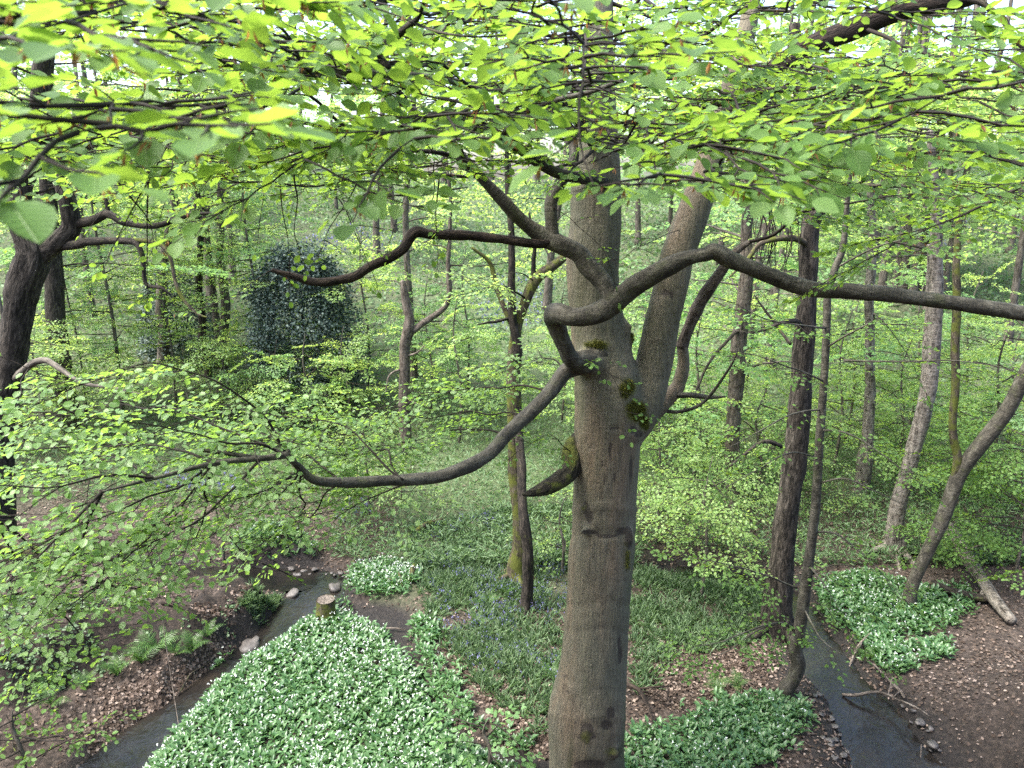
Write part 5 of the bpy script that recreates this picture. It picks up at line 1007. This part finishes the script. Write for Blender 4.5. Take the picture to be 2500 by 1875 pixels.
# herb layer of the far slope
xy = scatter(150000, 13.6, 60, .82, 1.9); w = wet(xy); dens = .5 + .5 * vnoise(xy * .45, 81); xy = xy[(w > .5) & (rng.random(len(xy)) < .3 + .9 * dens) & ~in_garlic(xy) & ((xy[:, 0] > -4) | (xy[:, 1] > 16.5))]
n = len(xy); z = hgt(xy); a = rng.uniform(0, 2 * np.pi, n); el = rng.uniform(-.2, 1.1, n); d = np.c_[np.cos(a) * np.cos(el), np.sin(a) * np.cos(el), np.sin(el)]
sz = np.interp(xy[:, 1], [13, 20, 60], [.15, .15, .3]) * rng.uniform(.6, 1.3, n); g = Geo(); leaves_geo(g, LEAF2, np.c_[xy, z + rng.uniform(.0, .3, n)], d, unit(rng.normal(0, .6, (n, 3)) + [0, 0, 1]), sz, wscale=np.interp(xy[:, 1], [14, 20, 30], [.28, .4, .8]))
obj('ground_herbs', g.mesh('ground_herbs', smooth=False), M['herb'], kind='stuff', label='low green herbs and grass covering the far slope')
xy = scatter(60000, 14, 62, .82, 1.6); xy = xy[(vnoise(xy * .12, 83) + .35 * vnoise(xy * .5, 84) > .42 + .5 * sstep(30, 48, xy[:, 1])) & (wet(xy) > .8) & ((xy[:, 0] > -4) | (xy[:, 1] > 17))]
n = len(xy); z = hgt(xy); g = Geo(); leaves_geo(g, LEAF2, np.c_[xy, z + rng.uniform(.18, .4, n)], unit(np.c_[rng.normal(0, .6, (n, 2)), np.full(n, -1.)]), unit(rng.normal(0, 1, (n, 3))), (.05 + .0028 * xy[:, 1]) * rng.uniform(.6, 1.3, n), wscale=.7)
obj('bluebell_carpet', g.mesh('bluebell_carpet', smooth=False), M['bluebell'], kind='stuff', label='hazy blue drifts of bluebells across the far slope')

# ------------------------------------------------------------------ ferns
def frond_mesh(L, seed):
    r = np.random.default_rng(seed); g = Geo(); n = 19; t = np.linspace(0, 1, n)
    mid_ = np.c_[t * L * .92, np.zeros(n), L * (.62 * t - .62 * t ** 2.2)]
    tube(g, mid_[::3], [.006, .002], 4, 1, cap=False)
    T_ = unit(np.gradient(mid_, axis=0)); pos, d, nr, sz = [], [], [], []
    for k in range(2, n):
        ln = L * .30 * math.sin(math.pi * min(1, .12 + .88 * t[k])) ** .8 * (1.05 - t[k] * .55) + .01
        for s in (-1, 1):
            pos.append(mid_[k]); dd = T_[k] * .45 + np.array([0, s, -.10 + r.normal(0, .08)]); d.append(dd); nr.append(np.cross(T_[k], [0, 1, 0]) * -1 * -1 + r.normal(0, .15, 3)); sz.append(ln)
    pos, d, nr, sz = map(np.array, (pos, d, nr, sz)); nr = np.where(nr[:, 2:] < 0, -nr, nr)
    V0 = np.array([(0, .05, 0), (0, -.05, 0), (.2, .055, .02), (.2, -.055, .02), (.3, .035, 0), (.3, -.035, 0), (.45, .05, .0), (.45, -.05, .0), (.55, .03, -.02), (.55, -.03, -.02), (.7, .035, -.03), (.7, -.035, -.03), (1, 0, -.12)])
    shape = (V0, [[0, 1, 3, 2], [2, 3, 5, 4], [4, 5, 7, 6], [6, 7, 9, 8], [8, 9, 11, 10], [10, 11, 12]])
    leaves_geo(g, shape, pos, d, nr, sz); return g.mesh('frond', smooth=False)
FR = [frond_mesh(.5, k) for k in range(4)]
for m_ in FR: m_.materials.append(M['fern'])
def fern(u, v, L, n, lab, az=None, group=None):
    T = thing('fern', lab, 'fern', G(u, v), group)
    for k in range(max(4, n - 1)):
        o = bpy.data.objects.new('frond', FR[int(rng.integers(4))]); COL.objects.link(o); o.parent = T; s = L / .5 * rng.uniform(.8, 1.15)
        a = k * 2 * math.pi / n + rng.uniform(-.35, .35) if az is None else rad(rng.uniform(*az))
        o.rotation_euler = (rng.normal(0, .15), -rng.uniform(.25, .95), a); o.scale = (s, s, s)
    return T
for u, v, L, n, lab in ((505, 1555, .42, 5, 'fern near the tip of the earth bank, highest of the left ferns'), (470, 1590, .45, 6, 'green fern beside the tip of the dark earth bank'), (385, 1585, .5, 7, 'tall fern on the bank edge above the litter slope'), (345, 1620, .5, 7, 'wide fern halfway along the dark left bank'), (430, 1600, .38, 5, 'small fern squeezed between the larger ferns of the left bank'), (285, 1650, .48, 6, 'bright fern against the darkest part of the left bank'), (215, 1680, .36, 6, 'small upright fern below the dark left bank'), (120, 1672, .42, 6, 'pale fern on the bank at far left'), (125, 1722, .45, 6, 'lowest fern of the left bank'),
                        (1190, 1480, .4, 6, 'fern below the twin trees, left of the big beech'), (1230, 1455, .38, 6, 'fern close to the foot of the slim rough trunk'), (1165, 1530, .36, 5, 'fern at the edge of the litter left of the big beech'), (1345, 1660, .34, 5, 'fern tucked against the left side of the big beech'), (960, 1395, .42, 6, 'fern standing in the garlic beyond the muddy hollow'), (1752, 1690, .36, 6, 'yellow-green fern at the back of the right garlic patch'), (1800, 1678, .34, 6, 'second fern at the back of the right garlic patch, nearer the sapling'), (2120, 1610, .36, 5, 'fern overhanging the right stream from the garlic bed'), (2010, 1500, .3, 5, 'fern at the upstream corner of the right garlic bed'), (650, 1475, .25, 5, 'tuft of fern on the very tip of the earth bank')):
    fern(u, v, L, n, lab)
# grassy tip of the bank
xy = sample(gpoly([(590, 1475), (640, 1455), (680, 1462), (670, 1485), (610, 1500)]), 260); tufts(xy, 6, .14, 'grass', 'bank_grass', 'grass tuft hanging over the tip of the left bank')

# ------------------------------------------------------------------ stump, logs, fallen branches, stones, roots
b = G(797, 1512); T = thing('tree_stump', 'mossy sawn tree stump among the wild garlic', 'stump', b)
g = Geo(); tube(g, [b + [0, 0, -.1], b + [0, 0, .1], b + [.005, 0, .25], b + [.01, 0, .40]], [.2, .185, .17, .165], 26, 3, .06, 8, 4, cap=False); obj('bark', g.mesh('bark', b), M['bark_mossy'], T)
c = b + [.01, 0, .395]; rings = np.linspace(0, .158, 7); a = np.linspace(0, 2 * np.pi, 26, endpoint=False); V = np.concatenate([c + np.c_[np.cos(a) * r, np.sin(a) * r, np.full(26, .006 * math.sin(r * 90))] for r in rings])
i = np.arange(6)[:, None] * 26; j = np.arange(26)[None]; q = np.stack([i + j, i + 26 + j, i + 26 + (j + 1) % 26, i + (j + 1) % 26], -1).reshape(-1)
g = Geo(); g.add(V, q, np.full(6 * 26, 4), V); obj('cut_face', g.mesh('cut_face', b), M['wood_grey'], T)
def log(name, lab, pts, radii, mat, cat='log', lift=.0, stubs=(), rough=.14, sides=12):
    w = np.array([G(*p[:2]) for p in pts]); w[:, 2] += np.array([p[2] for p in pts]); T = thing(name, lab, cat, w[0])
    g = Geo(); P_, R_ = tube(g, w, radii, sides, 4, rough, 7, int(rng.integers(900))); obj('stem', g.mesh('stem', w[0]), M[mat], T)
    for t, dx, ln, r in stubs:
        k = int(t * (len(P_) - 1)); p = P_[k]; d = unit(np.array(dx, float)); g = Geo(); tube(g, [p, p + d * ln * .5, p + d * ln + [0, 0, -.05 * ln]], [r, r * .8, r * .4], 7, 3, .12, 8, 3); obj('side_branch', g.mesh('side_branch', w[0]), M[mat], T)
    return T
log('fallen_log', 'long pale fallen log sloping down at the right edge', [(2310, 1340, .5), (2345, 1385, .35), (2400, 1450, .2), (2440, 1500, .14), (2466, 1528, .1)], [.13, .125, .11, .1, .09], 'bark_pale', stubs=((.55, (-.5, -.6, -.3), .5, .05), (.3, (.5, -.3, .5), .35, .03)))
log('fallen_log', 'dark fallen log lying level behind the pale log at right', [(2270, 1436, .12), (2320, 1455, .1), (2380, 1470, .1), (2440, 1478, .1)], [.07, .08, .075, .05], 'bark_dark')
log('fallen_branch', 'thin branch lying across the right stream', [(2055, 1712, .12), (2090, 1724, .2), (2135, 1730, .3), (2190, 1748, .28), (2240, 1760, .2), (2272, 1764, .08)], [.022, .026, .022, .017, .012, .006], 'wood_grey', 'branch', stubs=((.5, (.4, .6, .2), .4, .012),), sides=8)
log('fallen_branch', 'twisted bare root at the undercut edge of the right garlic bed', [(2108, 1572, .12), (2098, 1592, .16), (2084, 1612, .14), (2070, 1640, .04)], [.012, .022, .022, .01], 'wood_grey', 'branch', sides=8, stubs=((.4, (.5, .2, .5), .25, .015),))
log('fallen_branch', 'forked driftwood caught on the right bank of the stream', [(2130, 1640, .15), (2160, 1670, .12), (2190, 1695, .1), (2208, 1712, .06)], [.012, .022, .028, .02], 'wood_grey', 'branch', sides=8, stubs=((.55, (-.3, .5, .25), .45, .012), (.8, (-.5, -.5, .2), .3, .012)))
log('fallen_branch', 'upright twig sticking out of the water at the bottom right', [(2246, 1874, .0), (2245, 1860, .12), (2244, 1850, .22)], [.012, .01, .005], 'wood_grey', 'branch', sides=6)
log('fallen_log', 'mossy broken branch lying on the bluebell bank', [(1016, 1308, .1), (1040, 1298, .16), (1080, 1280, .12)], [.05, .06, .03], 'bark_mossy', stubs=((.5, (.2, -.3, .5), .2, .02),))
log('fallen_log', 'golden broken stub rising from the garlic beyond the muddy hollow', [(1003, 1425, .05), (1008, 1408, .16), (1012, 1392, .12)], [.05, .05, .03], 'bark_mossy', stubs=((.2, (-1, -.2, .1), .5, .025),))
log('fallen_branch', 'short dead branch leaning on the near edge of the muddy hollow garlic', [(975, 1450, .02), (980, 1436, .1), (974, 1415, .16)], [.03, .028, .012], 'bark_mossy', 'branch', stubs=((.5, (-.9, .2, .3), .3, .015),))
log('fallen_branch', 'bare twig lying across the dark mud of the hollow', [(935, 1540, .05), (965, 1541, .06), (992, 1543, .04)], [.012, .014, .006], 'wood_grey', 'branch', sides=6)
log('fallen_branch', 'thick dead branch lying right of the big beech foot', [(1510, 1690, .15), (1555, 1710, .2), (1580, 1745, .15), (1595, 1775, .05)], [.035, .032, .025, .012], 'bark_dead', 'branch', stubs=((.35, (.9, -.1, .2), .5, .02), (.6, (.8, .5, .3), .4, .012)))
log('fallen_branch', 'crooked dead branch arching over the bluebell leaves by the beech', [(1560, 1702, .1), (1600, 1716, .16), (1625, 1728, .12), (1630, 1700, .2)], [.022, .022, .018, .008], 'bark_dead', 'branch')
log('fallen_branch', 'dark stick slanting into the water of the left stream', [(432, 1712, .05), (450, 1690, .12), (470, 1665, .16), (500, 1640, .1)], [.012, .014, .014, .008], 'bark_dark', 'branch', sides=6)
log('fallen_branch', 'broken plank of wood lying on top of the earth bank', [(395, 1479, .06), (415, 1481, .07), (432, 1486, .06)], [.035, .04, .02], 'bark_dead', 'branch', sides=6)
log('fallen_branch', 'mossy trunk piece lying at the left edge above the bank', [(-20, 1345, .25), (40, 1365, .25), (90, 1380, .2), (125, 1386, .1)], [.16, .15, .13, .06], 'bark_mossy', 'log')
log('fallen_branch', 'long pale twig leaning over the litter below the ferns', [(440, 1795, .0), (424, 1700, .35), (410, 1610, .6), (400, 1510, .9)], [.006, .006, .005, .003], 'wood_grey', 'branch', sides=5)
def stone(r, seed):
    g = Geo(); a, b_ = np.meshgrid(np.linspace(0, np.pi, 8), np.linspace(0, 2 * np.pi, 12, endpoint=False), indexing='ij'); V = np.stack([np.sin(a) * np.cos(b_), np.sin(a) * np.sin(b_), np.cos(a)], -1).reshape(-1, 3)
    V = V / np.max(np.abs(V) ** 1.0, axis=1)[:, None] ** .45; V *= (1 + .28 * fbm(V * 1.3 + seed * 5, seed, 2))[:, None] * np.array([1, .75, .38]) * r
    i = np.arange(7)[:, None] * 12; j = np.arange(12)[None]; q = np.stack([i + j, i + 12 + j, i + 12 + (j + 1) % 12, i + (j + 1) % 12], -1).reshape(-1); g.add(V, q, np.full(84, 4)); m_ = g.mesh('stone'); m_.materials.append(M['stone']); return m_
ST = [stone(.1, k) for k in range(5)]
def put_stone(u, v, s, lab, group=None, dz=.0):
    p = G(u, v); o = bpy.data.objects.new('stone', ST[int(rng.integers(5))]); COL.objects.link(o); o.location = p + [0, 0, dz]; o.scale = (s, s, s); o.rotation_euler = (rng.normal(0, .15), rng.normal(0, .15), rng.uniform(0, 6.28)); return tag(o, lab, 'stone', group)
put_stone(2276, 1832, .9, 'pale flat stone at the right rim of the right stream', dz=.1); put_stone(818, 1448, 1.6, 'large pale slab at the outer bend of the left stream', dz=.12); put_stone(716, 1462, 1.3, 'grey stone standing in the left stream near the bank tip', dz=.12); put_stone(2030, 1683, 1.1, 'grey stone on the shingle left of the right stream', dz=.03)
put_stone(610, 1585, 2.2, 'broad flat rock shelf in the left stream bed', dz=.06); put_stone(2245, 1770, .9, 'dark flat stone under the end of the branch over the right stream', dz=.05)
for k in range(34):
    t = rng.random(); v = rng.uniform(1690, 1860); u = np.interp(v, [1690, 1760, 1860], [2010, 2050, 2060]) + rng.normal(0, 26); put_stone(u, v, rng.uniform(.25, .6), 'small grey stone on the muddy shingle left of the right stream', 'shingle stones left of the right stream', .02)
for k in range(10): put_stone(np.interp(k, [0, 9], [2215, 2300]) + rng.normal(0, 14), np.interp(k, [0, 9], [1730, 1860]) + rng.normal(0, 8), rng.uniform(.2, .45), 'small stone along the right rim of the right stream', 'stones along the right rim of the stream', .03)
for k in range(12): put_stone(rng.uniform(690, 850), rng.uniform(1395, 1425), rng.uniform(.3, .8), 'small stone in the gravel of the left stream bend', 'gravel stones in the left stream bend', .1)
# pale wood chips and petals on the muddy slope
xy = sample(gpoly([(2230, 1700), (2500, 1600), (2500, 1870), (2300, 1870)]), 220); n = len(xy); g = Geo(); leaves_geo(g, LEAF2, np.c_[xy, hgt(xy) + .012], unit(np.c_[rng.normal(0, 1, (n, 2)), rng.normal(0, .2, n)]), unit(rng.normal(0, .35, (n, 3)) + [0, 0, 1]), rng.uniform(.02, .06, n), np.where(rng.random(n) < .3, 1, rng.random(n)))
obj('leaf_scraps', g.mesh('leaf_scraps', smooth=False), M['litter'], kind='stuff', label='pale leaf scraps scattered on the bare muddy slope at bottom right')
